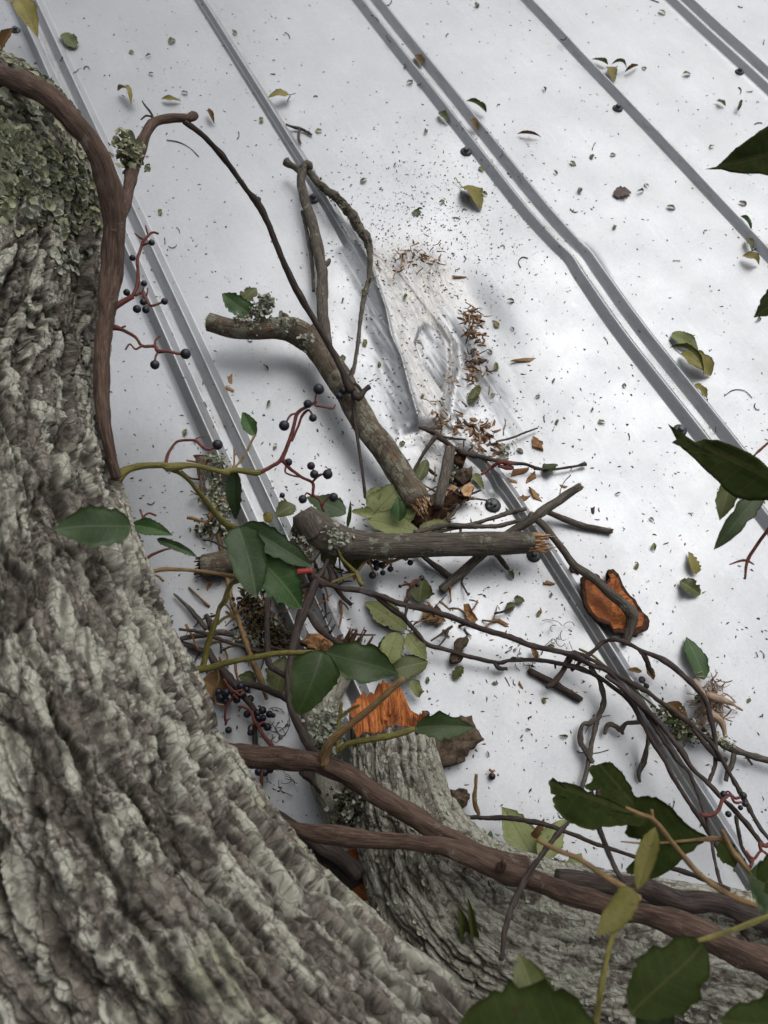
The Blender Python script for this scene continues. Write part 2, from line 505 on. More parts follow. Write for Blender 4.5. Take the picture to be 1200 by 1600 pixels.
def big_mesh(name, v, q, mats, attrs, parent=None, origin=(0, 0, 0)):
    """a large quad mesh straight from arrays"""
    o0 = np.array(parent.location) if parent is not None else np.array(origin)
    me = bpy.data.meshes.new(name)
    me.vertices.add(len(v))
    me.vertices.foreach_set('co', (v - o0).astype(np.float32).ravel())
    me.loops.add(q.size)
    me.loops.foreach_set('vertex_index', q.astype(np.int32).ravel())
    me.polygons.add(len(q))
    me.polygons.foreach_set('loop_start', np.arange(0, q.size, 4, dtype=np.int32))
    me.polygons.foreach_set('loop_total', np.full(len(q), 4, np.int32))
    me.update(calc_edges=True)
    me.polygons.foreach_set('use_smooth', np.ones(len(q), bool))
    for nm, (kind, dat) in attrs.items():
        a = me.attributes.new(nm, kind, 'POINT')
        a.data.foreach_set('vector' if kind == 'FLOAT_VECTOR' else 'value', np.asarray(dat, np.float32).ravel())
    for m in mats:
        me.materials.append(m)
    me.validate()
    o = bpy.data.objects.new(name, me)
    COL.objects.link(o)
    if parent is not None:
        o.parent = parent
    else:
        o.location = o0
    return o

# ------------------------------------------------------------------ the metal roof
PITCH = 0.6096          # a panel covers 24 inches: two crimped ridges at each edge, one in the middle
RIB_H, RIB_W, RIB_C = 0.0125, 0.0118, 0.0175

def pl(pts, z=0.008):
    """photograph points on the sheet as (Y, X) tables sorted by Y"""
    a = np.array([at(x, y, z)[:2] for x, y in pts])
    k = np.argsort(a[:, 1])
    return a[k, 1], a[k, 0]

FOLD_L = pl([(560, 386), (578, 412), (603, 478), (612, 520), (628, 554), (638, 592), (647, 628), (656, 660)])
FOLD_R = pl([(574, 386), (618, 412), (668, 470), (693, 498), (708, 520), (710, 556), (702, 590), (695, 625), (690, 660)])
LENS_L = pl([(668, 490), (656, 500), (648, 522), (660, 552), (680, 580), (693, 598)])
LENS_R = pl([(670, 490), (688, 500), (700, 520), (703, 556), (699, 580), (694, 598)])
Y_TOP, Y_BOT = at(567, 388)[1], at(672, 662)[1]
Y_RES = at(712, 668)[1]
DENT = at(672, 575)[:2]

def rib(d):
    t = np.clip(1 - np.abs(d) / RIB_W, 0, 1)
    return RIB_H * np.where(t > 0.88, 0.88 + (t - 0.88) * 0.55, t)

def tri(d, w0, w1, h):
    return h * np.clip(np.minimum(1 + d / w0, 1 - d / w1), 0, 1)

def roof_z(X, Y, full=False):
    X, Y = np.atleast_1d(np.asarray(X, float)), np.atleast_1d(np.asarray(Y, float))
    z = np.zeros_like(X)
    # low swells of the thin sheet
    p3 = np.stack([X * 4, Y * 2.2, 0 * X], 1)
    z += 0.0013 * fbm(p3, 2, 3) + 0.0006 * vnoise(p3 * 4.2, 8)
    # pairs of ridges; the one right of the dent was pushed aside
    for k in (-3, -2, -1, 0, 1, 2, 3):
        xc = k * PITCH
        off = 0.0
        if k == 0:
            b = at(925, 415)[1]
            off = 0.007 * np.exp(-((Y - b) / 0.085) ** 2) + 0.004 * np.exp(-((Y - b - 0.02) / 0.022) ** 2)
        d = X - xc - off
        z += rib(d - RIB_C) + rib(d + RIB_C)
    # single ridges
    for k in (-3, -2, 0, 1, 2):
        z += rib(X - (k + 0.5) * PITCH)
    # the crushed one
    xs = -0.5 * PITCH
    xl = np.interp(Y, *FOLD_L)
    xr = np.interp(Y, *FOLD_R)
    sY = smooth(Y_BOT, Y_BOT + 0.012, Y) * (1 - smooth(Y_TOP, Y_TOP + 0.02, Y))   # the spread stretch
    up = smooth(Y_TOP - 0.005, Y_TOP + 0.025, Y)
    lo = 1 - smooth(Y_RES - 0.05, Y_RES + 0.004, Y)
    skew = 0.018 * np.exp(-((Y - Y_RES) / 0.05) ** 2)
    z += rib(X - xs + 0.004 * np.exp(-((Y - Y_TOP) / 0.1) ** 2)) * up
    z += rib(X - xs + skew) * lo * (0.75 + 0.25 * smooth(0, 0.08, np.abs(Y - Y_RES)))
    kink = at(783, 757)
    z -= 0.006 * np.exp(-(((X - kink[0] + 0.012) / 0.012) ** 2 + ((Y - kink[1]) / 0.010) ** 2))
    W = np.maximum(xr - xl, 0.004)
    t = (X - xl) / W
    left = np.clip(1 - (xl - X) / 0.042, 0, 1) ** 1.9
    fl = 0.10 * np.abs(vnoise(np.stack([X * 42, Y * 13, 0 * X + 4], 1), 77))
    inside = 1 - 0.66 * np.clip(t, 0, 1) ** 0.8 - fl
    right = 0.45 * np.clip(1 - (X - xr) / 0.030, 0, 1) ** 1.6
    plate = np.where(t < 0, left, np.where(t < 1, inside, right))
    lip = np.exp(-((X - xl) / 0.0028) ** 2) * 0.0034 + np.exp(-((X - xr) / 0.0035) ** 2) * 0.0045 * (1 - smooth(at(693, 500)[1] - .01, at(670, 470)[1] + .02, Y))
    z += sY * (0.0165 * plate + lip)
    # the smooth hollow in the middle of it
    ll, lr = np.interp(Y, *LENS_L), np.interp(Y, *LENS_R)
    lw = np.maximum(lr - ll, 1e-4)
    tt = (X - ll) / lw
    sl = ((tt > 0) & (tt < 1) & (Y > LENS_L[0][0]) & (Y < LENS_L[0][-1]))
    prof = np.clip(tt, 0, 1)
    hol = np.minimum(1, prof / 0.10) * np.minimum(1, (1 - prof) / 0.85)
    dep = 0.55 + 0.45 * smooth(LENS_L[0][-1], LENS_L[0][0] + .03, Y)
    z -= np.where(sl, 0.0170 * dep * hol * np.minimum(1, lw / 0.02), 0)
    # the broad dint and the hollows the blow left beside it
    def g(px, py, sx, sy, h, rot=0.0):
        c = at(px, py)
        dx, dy = X - c[0], Y - c[1]
        cr, sr = math.cos(rot), math.sin(rot)
        a, b_ = cr * dx + sr * dy, -sr * dx + cr * dy
        return h * np.exp(-((a / sx) ** 2 + (b_ / sy) ** 2))
    z += g(690, 560, 0.095, 0.18, -0.022)
    z += g(748, 470, 0.030, 0.085, -0.008) + g(735, 560, 0.018, 0.06, -0.006)
    z += g(560, 640, 0.045, 0.11, -0.007)
    z += g(700, 700, 0.035, 0.04, -0.006)
    z += g(845, 400, 0.050, 0.07, 0.004)
    z += g(560, 955, 0.040, 0.035, -0.006, 0.5) + g(590, 925, 0.012, 0.05, 0.004, -0.3) + g(520, 930, 0.012, 0.06, -0.004)
    near = np.exp(-(((X - DENT[0]) / 0.085) ** 2 + ((Y - DENT[1]) / 0.16) ** 2))
    pw = np.stack([X * 55, Y * 17, 0 * X], 1)
    z += near * (0.0021 * fbm(pw, 3, 21) + 0.0006 * np.abs(vnoise(pw * 3.1, 31)))
    z -= sY * 0.0045 * np.exp(-((X - xr - 0.014) / 0.010) ** 2) * (1 - smooth(at(693, 500)[1] - .01, at(670, 470)[1] + .02, Y))
    c3 = at(690, 668)
    n3 = np.exp(-(((X - c3[0]) / 0.045) ** 2 + ((Y - c3[1]) / 0.04) ** 2))
    z += n3 * 0.0050 * (0.5 - np.abs(vnoise(np.stack([X * 70, Y * 38, 0 * X], 1), 63)) - 0.6 * np.abs(vnoise(np.stack([X * 120 + Y * 60, Y * 90, 0 * X], 1), 64)))
    if not full:
        return z
    c1, c2 = at(655, 430), at(668, 610)
    tw = np.stack([X * 30, Y * 14, 0 * X], 1)
    wob = 0.35 * fbm(tw, 3, 51)
    zone = np.exp(-(((X - c1[0] - 0.2 * (c1[1] - Y)) / 0.055) ** 4 + ((Y - c1[1]) / 0.075) ** 4))
    mid = ((X > xl - 0.004) & (X < xr + 0.008)).astype(float) * smooth(at(672, 700)[1], at(672, 660)[1], Y) * (1 - smooth(at(640, 400)[1], at(630, 365)[1], Y))
    sc = np.clip(zone * (0.75 + wob) + mid * (0.70 + 1.1 * wob) * (0.35 + 0.65 * smooth(0, 0.018, X - xl)), 0, 1)
    sc *= np.where(sl, 0.12, 1.0)
    sc = np.maximum(sc, 0.45 * np.exp(-(((X - at(690, 730)[0]) / 0.035) ** 2 + ((Y - at(690, 730)[1]) / 0.06) ** 2)))
    return z, sc

def P(x, y, zmm=0.0):
    """3-D point seen at a pixel, zmm millimetres above the sheet (its ridges and dent count up to 60 mm)"""
    p = at(x, y, zmm / 1000)
    if zmm < 60:
        for _ in range(3):
            zz = float(roof_z(p[0], p[1])[0]) + zmm / 1000
            p = at(x, y, zz)
    return p

def make_roof():
    root = empty('metal_roof', (0, 0.6, 0), 'shiny galvanised metal roof with paired crimped ridges, crushed in the middle and strewn with litter', 'roof', None, 'structure')
    y_all = np.concatenate([np.arange(-1.1, -0.35, 0.03), np.arange(-0.35, 0.25, 0.006), np.arange(0.25, 1.0, 0.0026), np.arange(1.0, 1.75, 0.006), np.arange(1.75, 2.7, 0.04)])
    y_co = np.concatenate([np.arange(-1.1, -0.35, 0.05), np.arange(-0.35, 1.75, 0.012), np.arange(1.75, 2.7, 0.05)])
    for k in (-3, -2, -1, 0, 1, 2):
        x0, x1 = k * PITCH - 0.0035, (k + 1) * PITCH + 0.0025
        ys = y_all if k == -1 else y_co
        xs = [x0]
        while xs[-1] < x1 - 1e-6:
            x = xs[-1]
            d = min(abs(x - k * PITCH), abs(x - (k + 0.5) * PITCH), abs(x - (k + 1) * PITCH))
            step = 0.0011 if d < 0.036 else (0.003 if k == -1 else 0.008)
            xs.append(min(x + step, x1))
        xs = np.array(xs)
        if k == -1:
            xs = np.unique(np.concatenate([xs, np.arange(-0.40, -0.22, 0.0016)]))
        XX, YY = np.meshgrid(xs, ys)
        z, sc = roof_z(XX.ravel(), YY.ravel(), True)
        z = z - 0.0009 * smooth(0, 1, 1 - np.minimum(1, (XX.ravel() - x0) / 0.03))      # the lapped edge lies under its neighbour
        v = np.stack([XX.ravel(), YY.ravel(), z], 1)
        nr, nc = len(ys), len(xs)
        q = grid_faces(nr, nc)
        # turned-down rims give the sheet its thickness
        low = []
        base = len(v)
        for col in (0, nc - 1):
            idx = np.arange(nr) * nc + col
            low.append(v[idx] - [0, 0, 0.0008])
        v2 = np.concatenate([v] + low)
        sc = np.concatenate([sc, np.zeros(2 * nr)])
        i = np.arange(nr - 1)
        qa = np.stack([i * nc, (i + 1) * nc, base + i + 1, base + i], 1)
        qb = np.stack([(i + 1) * nc + nc - 1, i * nc + nc - 1, base + nr + i, base + nr + i + 1], 1)
        o = big_mesh('roof_panel', v2, np.concatenate([q, qa, qb]), [M['roof']], {'scuff': ('FLOAT', sc)}, root)
        bpy.context.view_layer.update()
        if k == -1:
            o['label'] = 'crushed and scuffed roof panel with its middle ridge folded open'
    # screws with their rubber washers
    def lathe(prof, n=16):
        vs, fs = [], []
        for r, z in prof:
            for j in range(n):
                a = 2 * math.pi * j / n
                vs.append((r * math.cos(a), r * math.sin(a), z))
        m = len(prof)
        fs = [tuple(q) for q in grid_faces(m, n, True)] + [tuple(range((m - 1) * n, m * n))]
        return vs, fs
    def hexhead():
        vs, fs = lathe([(0.0052, 0.0022), (0.0054, 0.0030), (0.0046, 0.0033)], 16)
        h, f2 = lathe([(0.0040, 0.0030), (0.0041, 0.0068), (0.0034, 0.0080), (0.0024, 0.0082)], 6)
        return vs, fs, h, f2
    first = None
    for x, y, sc in [(25, 48, 1.0), (965, 170, 1.15), (1155, 113, 1.05), (728, 238, 1.2), (489, 312, 1.15), (1062, 673, 1.15), (770, 790, 1.25), (834, 868, 1.1)]:
        p = P(x, y, 0) - [0, 0, 0.0004]
        loc = p - np.array(root.location)
        if first is None:
            mb = MB()
            a, b, c, d = hexhead()
            mb.add(a, b)
            mb.add(c, d)
            first = mb.build('screw', M['screw'], None, False, origin=(0, 0, 0))
            first.parent = root
            mb = MB()
            a, b = lathe([(0.0082, 0.0), (0.0084, 0.0016), (0.0074, 0.0026), (0.003, 0.0027)], 18)
            mb.add(a, b)
            wsh = mb.build('washer', M['rubber'], None, True, origin=(0, 0, 0))
            wsh.parent = first
            o = first
        else:
            o = first.copy()
            COL.objects.link(o)
            w2 = wsh.copy()
            COL.objects.link(w2)
            w2.parent = o
        o.location = loc
        o.scale = (sc, sc, sc)
        o.rotation_euler = (random.uniform(-0.1, 0.1), random.uniform(-0.1, 0.1), random.uniform(0, 3))
    return root

roof = make_roof()

mb = MB()
mb.add([(-60, -60, -3), (60, -60, -3), (60, 60, -3), (-60, 60, -3)], [(0, 1, 2, 3)])
g = mb.build('ground', M['soil'])
g['kind'] = 'structure'

# the wood the house stands in: crowns and trunks beyond the near and left sides of the roof
def woodland():
    rg = np.random.default_rng(17)
    mb = MB()
    V, Fc = [], []
    k = 0
    spots = [(-5.0 - rg.uniform(0, 3.5), y + rg.uniform(-.7, .7)) for y in np.arange(-6, 11, 1.25)] + [(x + rg.uniform(-.7, .7), -5.0 - rg.uniform(0, 3)) for x in np.arange(-6, 5, 1.4)]
    for x, y in spots:
        h = rg.uniform(4.5, 7.5)
        for j in range(rg.integers(330, 430)):
            d = rg.normal(0, 1, 3)
            d *= rg.random() ** 0.4 / np.linalg.norm(d)
            c = np.array([x, y, h * 0.36 - 1.2]) + d * [1.3, 1.3, h * 0.50]
            a = rg.normal(0, 1, 3)
            a /= np.linalg.norm(a)
            b = np.cross(a, rg.normal(0, 1, 3))
            b /= np.linalg.norm(b)
            s = rg.uniform(.14, .30)
            V += [c - a * s, c + b * s * .5, c + a * s, c - b * s * .5]
            Fc.append((k, k + 1, k + 2, k + 3))
            k += 4
    mb.add(V, Fc, 0)
    for x, y in spots:
        tube(mb, [(x, y, -3.0, .14), (x + .1, y, -.5, .11), (x, y + .1, 3.0, .05)], 8, mi=1, step=.4)
    o = mb.build('woodland', [M['woodleaf'], M['woodbark']])
    o['kind'] = 'stuff'
# ------------------------------------------------------------------ helpers: limbs, stems, leaves
def spline(pts, step):
    """Catmull-Rom through rows of numbers, resampled about every step metres (first three numbers are x y z)"""
    p = np.asarray(pts, float)
    if len(p) == 2:
        n = max(2, int(np.linalg.norm(p[1, :3] - p[0, :3]) / step) + 1)
        t = np.linspace(0, 1, n)[:, None]
        return p[0] * (1 - t) + p[1] * t
    e = np.vstack([2 * p[0] - p[1], p, 2 * p[-1] - p[-2]])
    out = []
    for i in range(1, len(e) - 2):
        a, b, c, d = e[i - 1:i + 3]
        n = max(2, int(np.linalg.norm(c[:3] - b[:3]) / step) + 1)
        t = np.linspace(0, 1, n, endpoint=False)[:, None]
        out.append(0.5 * (2 * b + (c - a) * t + (2 * a - 5 * b + 4 * c - d) * t ** 2 + (3 * b - a - 3 * c + d) * t ** 3))
    out.append(p[-1:])
    return np.vstack(out)

def frames(c, toward=None):
    t = np.gradient(c, axis=0)
    t /= np.linalg.norm(t, axis=1)[:, None] + 1e-12
    if toward is None:
        n = np.zeros_like(c)
        a = np.cross(t[0], [0.3, 0.2, 0.93])
        n[0] = a / np.linalg.norm(a)
        for i in range(1, len(c)):
            v = n[i - 1] - t[i] * (n[i - 1] @ t[i])
            n[i] = v / (np.linalg.norm(v) + 1e-12)
    else:
        v = np.asarray(toward) - c
        n = v - t * (v * t).sum(1)[:, None]
        n /= np.linalg.norm(n, axis=1)[:, None]
    return t, n, np.cross(t, n)

def tube(mb, pts, seg=8, rough=0.10, knots=0.0, step=None, mi=0, ends=True, seed=None, wig=0.0):
    """add a tapering stem through world points (x y z r)"""
    p = np.asarray(pts, float)
    rm = p[:, 3].mean()
    step = step or max(0.0022, rm * 1.1)
    q = spline(p, step)
    c, r = q[:, :3].copy(), np.maximum(q[:, 3], 0.0003)
    sd = seed if seed is not None else random.randint(0, 9999)
    L = np.concatenate([[0], np.cumsum(np.linalg.norm(np.diff(c, axis=0), axis=1))])
    if wig > 0:
        for k in range(3):
            c[:, k] += wig * vnoise(np.stack([L * 60, L * 0 + k * 7.3 + sd, L * 0], 1), sd)
    t, n, b = frames(c)
    th = np.linspace(0, 2 * math.pi, seg, endpoint=False)
    rr = r[:, None] * np.ones((1, seg))
    q3 = np.stack([np.cos(th)[None, :] * r[:, None], np.sin(th)[None, :] * r[:, None], L[:, None] * np.ones((1, seg))], -1)
    f = q3.reshape(-1, 3)
    if rough:
        rr = rr * (1 + rough * fbm(f * [0.9 / rm, 0.9 / rm, 0.35 / rm] + sd, 2, sd).reshape(rr.shape))
    if knots:
        kn = vnoise(np.stack([L / (rm * 9), L * 0 + sd, L * 0], 1), sd + 5)
        rr = rr * (1 + knots * np.clip(kn - 0.25, 0, 1))[:, None]
    v = c[:, None, :] + n[:, None, :] * (np.cos(th)[None, :] * rr)[..., None] + b[:, None, :] * (np.sin(th)[None, :] * rr)[..., None]
    nr = len(c)
    faces = [tuple(x) for x in grid_faces(nr, seg, True)]
    v = v.reshape(-1, 3)
    if ends:
        v = np.vstack([v, c[0] - t[0] * r[0] * 0.4, c[-1] + t[-1] * r[-1] * 0.4])
        f = np.vstack([f, f[0], f[-1]])
        k = nr * seg
        faces += [(k, (j + 1) % seg, j) for j in range(seg)]
        faces += [(k + 1, (nr - 1) * seg + j, (nr - 1) * seg + (j + 1) % seg) for j in range(seg)]
    mb.add(v, faces, mi, f)
    return c, t, r

def W(pts):
    """photograph rows (x, y, height in mm, width in pixels) to world rows (x y z r)"""
    out = []
    for x, y, z, wd in pts:
        p = P(x, y, z)
        out.append((*p, px2m(p, wd) / 2))
    return np.array(out)

def stem(name, pts, mat, parent=None, seg=8, origin=None, **kw):
    mb = MB()
    tube(mb, W(pts), seg, **kw)
    return mb.build(name, mat, parent, origin=origin)

def torn_end(mb, c, t, r, mi=1, seg=14, spike=0.6, hollow=0.3, seed=0):
    """splintered broken wood on the end of a limb: rows of fibres of uneven length"""
    rg = np.random.default_rng(seed)
    t = t / np.linalg.norm(t)
    a = np.cross(t, [0.2, 0.3, 0.9])
    a /= np.linalg.norm(a)
    b = np.cross(t, a)
    for k in range(64):
        rad = r * math.sqrt(rg.random()) * 0.92
        an = rg.random() * 6.283
        o = c + (a * math.cos(an) + b * math.sin(an)) * rad
        ln = r * spike * (0.25 + 1.5 * rg.random() ** 2)
        wd = r * (0.06 + 0.10 * rg.random())
        dirn = t + (a * rg.normal() + b * rg.normal()) * 0.10
        e = o + dirn * ln
        pa, pb = a * wd, b * wd * 0.6
        v = [o - pa - pb - t * r * 0.5, o + pa - pb - t * r * 0.5, o + pa + pb - t * r * 0.5, o - pa + pb - t * r * 0.5,
             e - pa * .35 - pb * .35, e + pa * .35 - pb * .7 - t * ln * 0.25 * rg.random(), e + pa * .3 + pb * .3, e - pa * .3 + pb * .6 - t * ln * 0.3 * rg.random()]
        tc = [(x, y, z) for x, y, z in [(rad * math.cos(an) + i * .001, rad * math.sin(an), 0.02 * (i > 3)) for i in range(8)]]
        mb.add(v, [(0, 3, 2, 1), (4, 5, 6, 7), (0, 1, 5, 4), (1, 2, 6, 5), (2, 3, 7, 6), (3, 0, 4, 7)], mi, tc)

def bark_limb(axis, nlen, nfront, nback, cell, deep, mode, seed, mat, name, parent, toward=CAM_LOC, jag=0.0, dense=(0.5, 0.0)):
    """a thick limb with bark plates as relief; axis rows are world (x y z r)"""
    q = spline(np.array(axis), 0.01)
    for _ in range(12):
        q[1:-1] = (q[:-2] + 2 * q[1:-1] + q[2:]) / 4
    L = np.concatenate([[0], np.cumsum(np.linalg.norm(np.diff(q[:, :3], axis=0), axis=1))])
    dens = [(0, 1), (dense[0], 1), (dense[0] + .02, 5), (L[-1] - dense[1] - .02, 5), (L[-1] - dense[1], 1), (L[-1], 1)]
    sg = np.linspace(0, L[-1], 4000)
    cw = np.concatenate([[0], np.cumsum(np.interp(sg, [q_[0] for q_ in dens], [q_[1] for q_ in dens])[1:])])
    s = np.interp(np.linspace(0, cw[-1], nlen), cw, sg)
    q = np.stack([np.interp(s, L, q[:, k]) for k in range(4)], 1)
    for _ in range(0):
        q[1:-1] = (q[:-2] + 2 * q[1:-1] + q[2:]) / 4
    c, r = q[:, :3], q[:, 3]
    t, n, b = frames(c, toward)
    th = np.concatenate([np.linspace(-1.85, 1.85, nfront), np.linspace(1.85, 2 * math.pi - 1.85, nback + 2)[1:-1]])
    nc = len(th)
    ct, st = np.cos(th), np.sin(th)
    rm = float(r.mean())
    f = np.stack([np.broadcast_to(ct, (nlen, nc)) * r[:, None], np.broadcast_to(st, (nlen, nc)) * r[:, None], np.broadcast_to(s[:, None], (nlen, nc))], -1).reshape(-1, 3).astype(np.float32)
    wq = f + np.stack([fbm(f * 34, 2, seed + 60), fbm(f * 34, 2, seed + 70), 1.5 * fbm(f * 30, 2, seed + 80)], 1) * cell[0] * 0.34
    wq = wq + np.stack([fbm(f * 210, 3, seed + 61), fbm(f * 210, 3, seed + 71), fbm(f * 210, 3, seed + 81)], 1) * cell[0] * 0.10
    csz = np.array([cell[0], cell[0], cell[1]], np.float32)
    f1, f2, id1, off = worley(wq / csz, seed)
    e1 = f2 - f1
    thick = 0.045 + 0.10 * (0.5 + 0.5 * vnoise(f * 30, seed + 33))          # cracks of uneven width
    plate = smooth(thick * 0.35, thick * 1.5, e1)
    tilt = off[:, 0] * (id1 - 0.5) + off[:, 2] * (np.modf(id1 * 7.3)[0] - 0.5)
    g1, g2, id2, off2 = worley(wq / (csz * np.array([0.5, 0.5, 0.36], np.float32)), seed + 9)
    small = smooth(0.0, 0.07, g2 - g1)
    tilt2 = off2[:, 0] * (id2 - 0.5) + off2[:, 2] * (np.modf(id2 * 5.1)[0] - 0.5)
    fb = fbm(f * 230, 4, seed + 20) + 0.8 * fbm(f * 90, 2, seed + 23) * np.abs(vnoise(f * 40, seed + 24))
    fb2 = fbm(f * 14, 2, seed + 30)
    def rdg(a_, b_, sd_):
        return np.abs(vnoise(wq * np.array([1 / a_, 1 / a_, 1 / (b_ * 1.5)], np.float32), seed + sd_))
    c0, c1 = cell
    n1_, n2_, n3_ = rdg(c0 * 1.35, c1 * 2.1, 40), rdg(c0 * 0.62, c1 * 0.85, 41), rdg(c0 * 0.27, c1 * 0.24, 42)
    fur = smooth(0.05, 0.23 + 0.08 * vnoise(f * 35, seed + 36), n1_)
    fur2 = smooth(0.0, 0.24, n2_)
    ledge = 0.5 + 0.5 * vnoise(wq * np.array([1 / (c0 * 0.42)] * 2 + [1 / (c1 * 0.22)], np.float32), seed + 45)
    ledge = (np.floor(ledge * 4) + smooth(0.38, 0.62, ledge * 4 - np.floor(ledge * 4))) / 4       # flaking layers
    body = plate * (0.20 + 0.12 * id1 + 0.24 * tilt + 0.05 * small + 0.10 * tilt2)
    h = deep * (0.66 * fur + 0.12 * fur2 * fur + body + 0.10 * ledge * fur + 0.03 * n3_ + 0.035 * fb + 0.010 * fbm(f * 620, 2, seed + 27) - 0.85) + fb2 * rm * 0.016
    if mode == 'knob':
        h += 0.0
    rr = (r[:, None] + h.reshape(nlen, nc))
    v = c[:, None, :] + n[:, None, :] * (ct[None, :] * rr)[..., None] + b[:, None, :] * (st[None, :] * rr)[..., None]
    if jag:
        k = int(nlen * 0.12)
        amp = jag * np.abs(vnoise(np.stack([ct * 6, st * 6, ct * 0 + seed], 1), seed)) 
        wgt = np.linspace(0, 1, k)[:, None] ** 2
        v[-k:] += t[-k:, None, :] * (wgt * amp[None, :])[..., None]
    vv = v.reshape(-1, 3)
    qd = grid_faces(nlen, nc, True)
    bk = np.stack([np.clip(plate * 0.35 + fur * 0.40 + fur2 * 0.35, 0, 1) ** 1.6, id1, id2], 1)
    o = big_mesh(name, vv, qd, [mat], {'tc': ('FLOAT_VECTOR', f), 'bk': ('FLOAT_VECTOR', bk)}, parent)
    return o, v, c, t, n, b, r, s

def leaf_mesh(mb, B, T, wd, shape='ovate', fold=0.25, arch=0.06, roll=0.0, up=None, top=0, under=1, tear=0.0, serr=0.035, stalk=0.0, wave=0.16, curl=0.0, seed=None, nu=20, nv=4, stalk_mi=None):
    """a thin leaf with an upper and a lower skin; B base, T tip (world), wd width in metres"""
    rg = np.random.default_rng(seed if seed is not None else random.randint(0, 10 ** 6))
    B, T = np.asarray(B, float), np.asarray(T, float)
    t = T - B
    L = np.linalg.norm(t)
    t = t / L
    u = np.array([0, 0, 1.0]) if up is None else np.asarray(up, float)
    sd = np.cross(t, u)
    sd /= np.linalg.norm(sd)
    n = np.cross(sd, t)
    if roll:
        sd, n = sd * math.cos(roll) + n * math.sin(roll), n * math.cos(roll) - sd * math.sin(roll)
    s = np.linspace(0, 1, nu)
    if shape == 'ovate':
        pr = s ** 0.58 * (1 - s) ** 0.92 / 0.368
    elif shape == 'oblong':
        pr = np.sin(math.pi * s) ** 0.62
    elif shape == 'lance':
        pr = np.sin(math.pi * s ** 0.85) ** 1.15
    else:
        pr = np.sin(math.pi * s ** 0.9) ** 0.5
    pr[0] = max(pr[0], 0.03)
    pr[-1] = 0.015
    vs = np.linspace(-1, 1, 2 * nv + 1)
    ph = rg.random(4) * 6.28
    rows, uv = [], []
    cutL = 1 - tear * np.clip(rg.normal(0.1, 0.55, nu), 0, 0.95)
    cutR = 1 - tear * np.clip(rg.normal(0.1, 0.55, nu), 0, 0.95)
    for i, si in enumerate(s):
        hw = wd / 2 * pr[i] * (1 + 0.10 * math.sin(si * 7 + ph[1]) + 0.06 * rg.normal())
        bend = si + 0.0
        cen = B + t * L * si + sd * L * 0.035 * math.sin(si * 3.4 + ph[2]) * si + n * arch * L * 4 * si * (1 - si) + sd * curl * L * si * si
        if curl:
            cen = cen - n * abs(curl) * L * 0.5 * si ** 3
        for vv in vs:
            k = vv
            if abs(vv) == 1:
                k = vv * (1 + serr * (0.9 if (i % 3 == 1 and si > 0.35) else -0.25))
            k *= (cutR[i] if vv > 0 else cutL[i])
            lift = abs(k) * math.sin(fold) + wave * math.sin(si * 9 + ph[0] + (1.7 if vv > 0 else 0)) * abs(k) ** 2
            rows.append(cen + sd * hw * k * math.cos(fold) + n * hw * lift)
            uv.append((si, k * pr[i], 0))
    v = np.array(rows)
    nc = 2 * nv + 1
    q = grid_faces(nu, nc)
    th = 0.00035
    v2 = v - n * th
    k = len(v)
    faces = [tuple(x) for x in q[:, ::-1]] + [tuple(x + k) for x in q]
    mi = [top] * len(q) + [under] * len(q)
    # rim
    ring = [(i, 0) for i in range(nu)] + [(nu - 1, j) for j in range(1, nc)] + [(i, nc - 1) for i in range(nu - 2, -1, -1)] + [(0, j) for j in range(nc - 2, 0, -1)]
    idx = [a * nc + b for a, b in ring]
    for a, b in zip(idx, idx[1:] + idx[:1]):
        faces.append((a, b, b + k, a + k))
        mi.append(under)
    mb.add(np.vstack([v, v2]), faces, mi, None, None, uv + uv)
    if stalk:
        e = B - t * stalk + n * stalk * 0.1
        tube(mb, [(*B, 0.0007), (*((B + e) / 2 - n * stalk * .05), 0.0006), (*e, 0.0008)], 5, mi=under if stalk_mi is None else stalk_mi, rough=0)

def leaf_on(base, tip, wpx, z0=3, z1=3, camface=0.0, **kw):
    """leaf between two photograph points; camface blends its upper side from facing up to facing the viewer"""
    B, T = P(*base, z0), P(*tip, z1)
    mid = (B + T) / 2
    tc = CAM_LOC - mid
    tc /= np.linalg.norm(tc)
    up = np.array([0, 0, 1.0]) * (1 - camface) + tc * camface
    return B, T, px2m(mid, wpx), dict(up=up, **kw)

PALETTE = dict(mustard=('l_mustard', 'l_olive'), green=('l_green', 'l_pale'), dark=('l_dark', 'l_olive'), blue=('l_blue', 'l_pale'), olive=('l_olive', 'l_pale'), shade=('l_shade', 'l_shade'),
               pale=('l_pale', 'l_green'), yellow=('l_yellow', 'l_yellow'), brown=('l_brown', 'l_brown'), grey=('l_grey', 'l_grey'))

def loose_leaf(label, base, tip, wpx, pal='pale', z0=2, z1=3, group='leaves lying on the roof', name='fallen_leaf', cat='leaf', camface=0.0, parent=None, **kw):
    mb = MB()
    B, T, wd, k = leaf_on(base, tip, wpx, z0, z1, camface, **kw)
    leaf_mesh(mb, B, T, wd, **k)
    o = mb.build(name, [M[x] for x in PALETTE[pal]], parent)
    if parent is None:
        tag(o, label, cat, group)
    return o

def berry_mesh():
    mb = MB()
    n, m = 12, 8
    vs = []
    for i in range(m + 1):
        a = math.pi * i / m
        for j in range(n):
            b = 2 * math.pi * j / n
            dimple = 0.10 * math.exp(-((math.pi - a) / 0.35) ** 2)
            vs.append((math.sin(a) * math.cos(b), math.sin(a) * math.sin(b), math.cos(a) * 0.96 + dimple))
    mb.add(vs, grid_faces(m + 1, n, True, True))
    o = mb.build('berry', M['berry'], None, origin=(0, 0, 0))
    me = o.data
    bpy.data.objects.remove(o)
    return me
BERRY = berry_mesh()

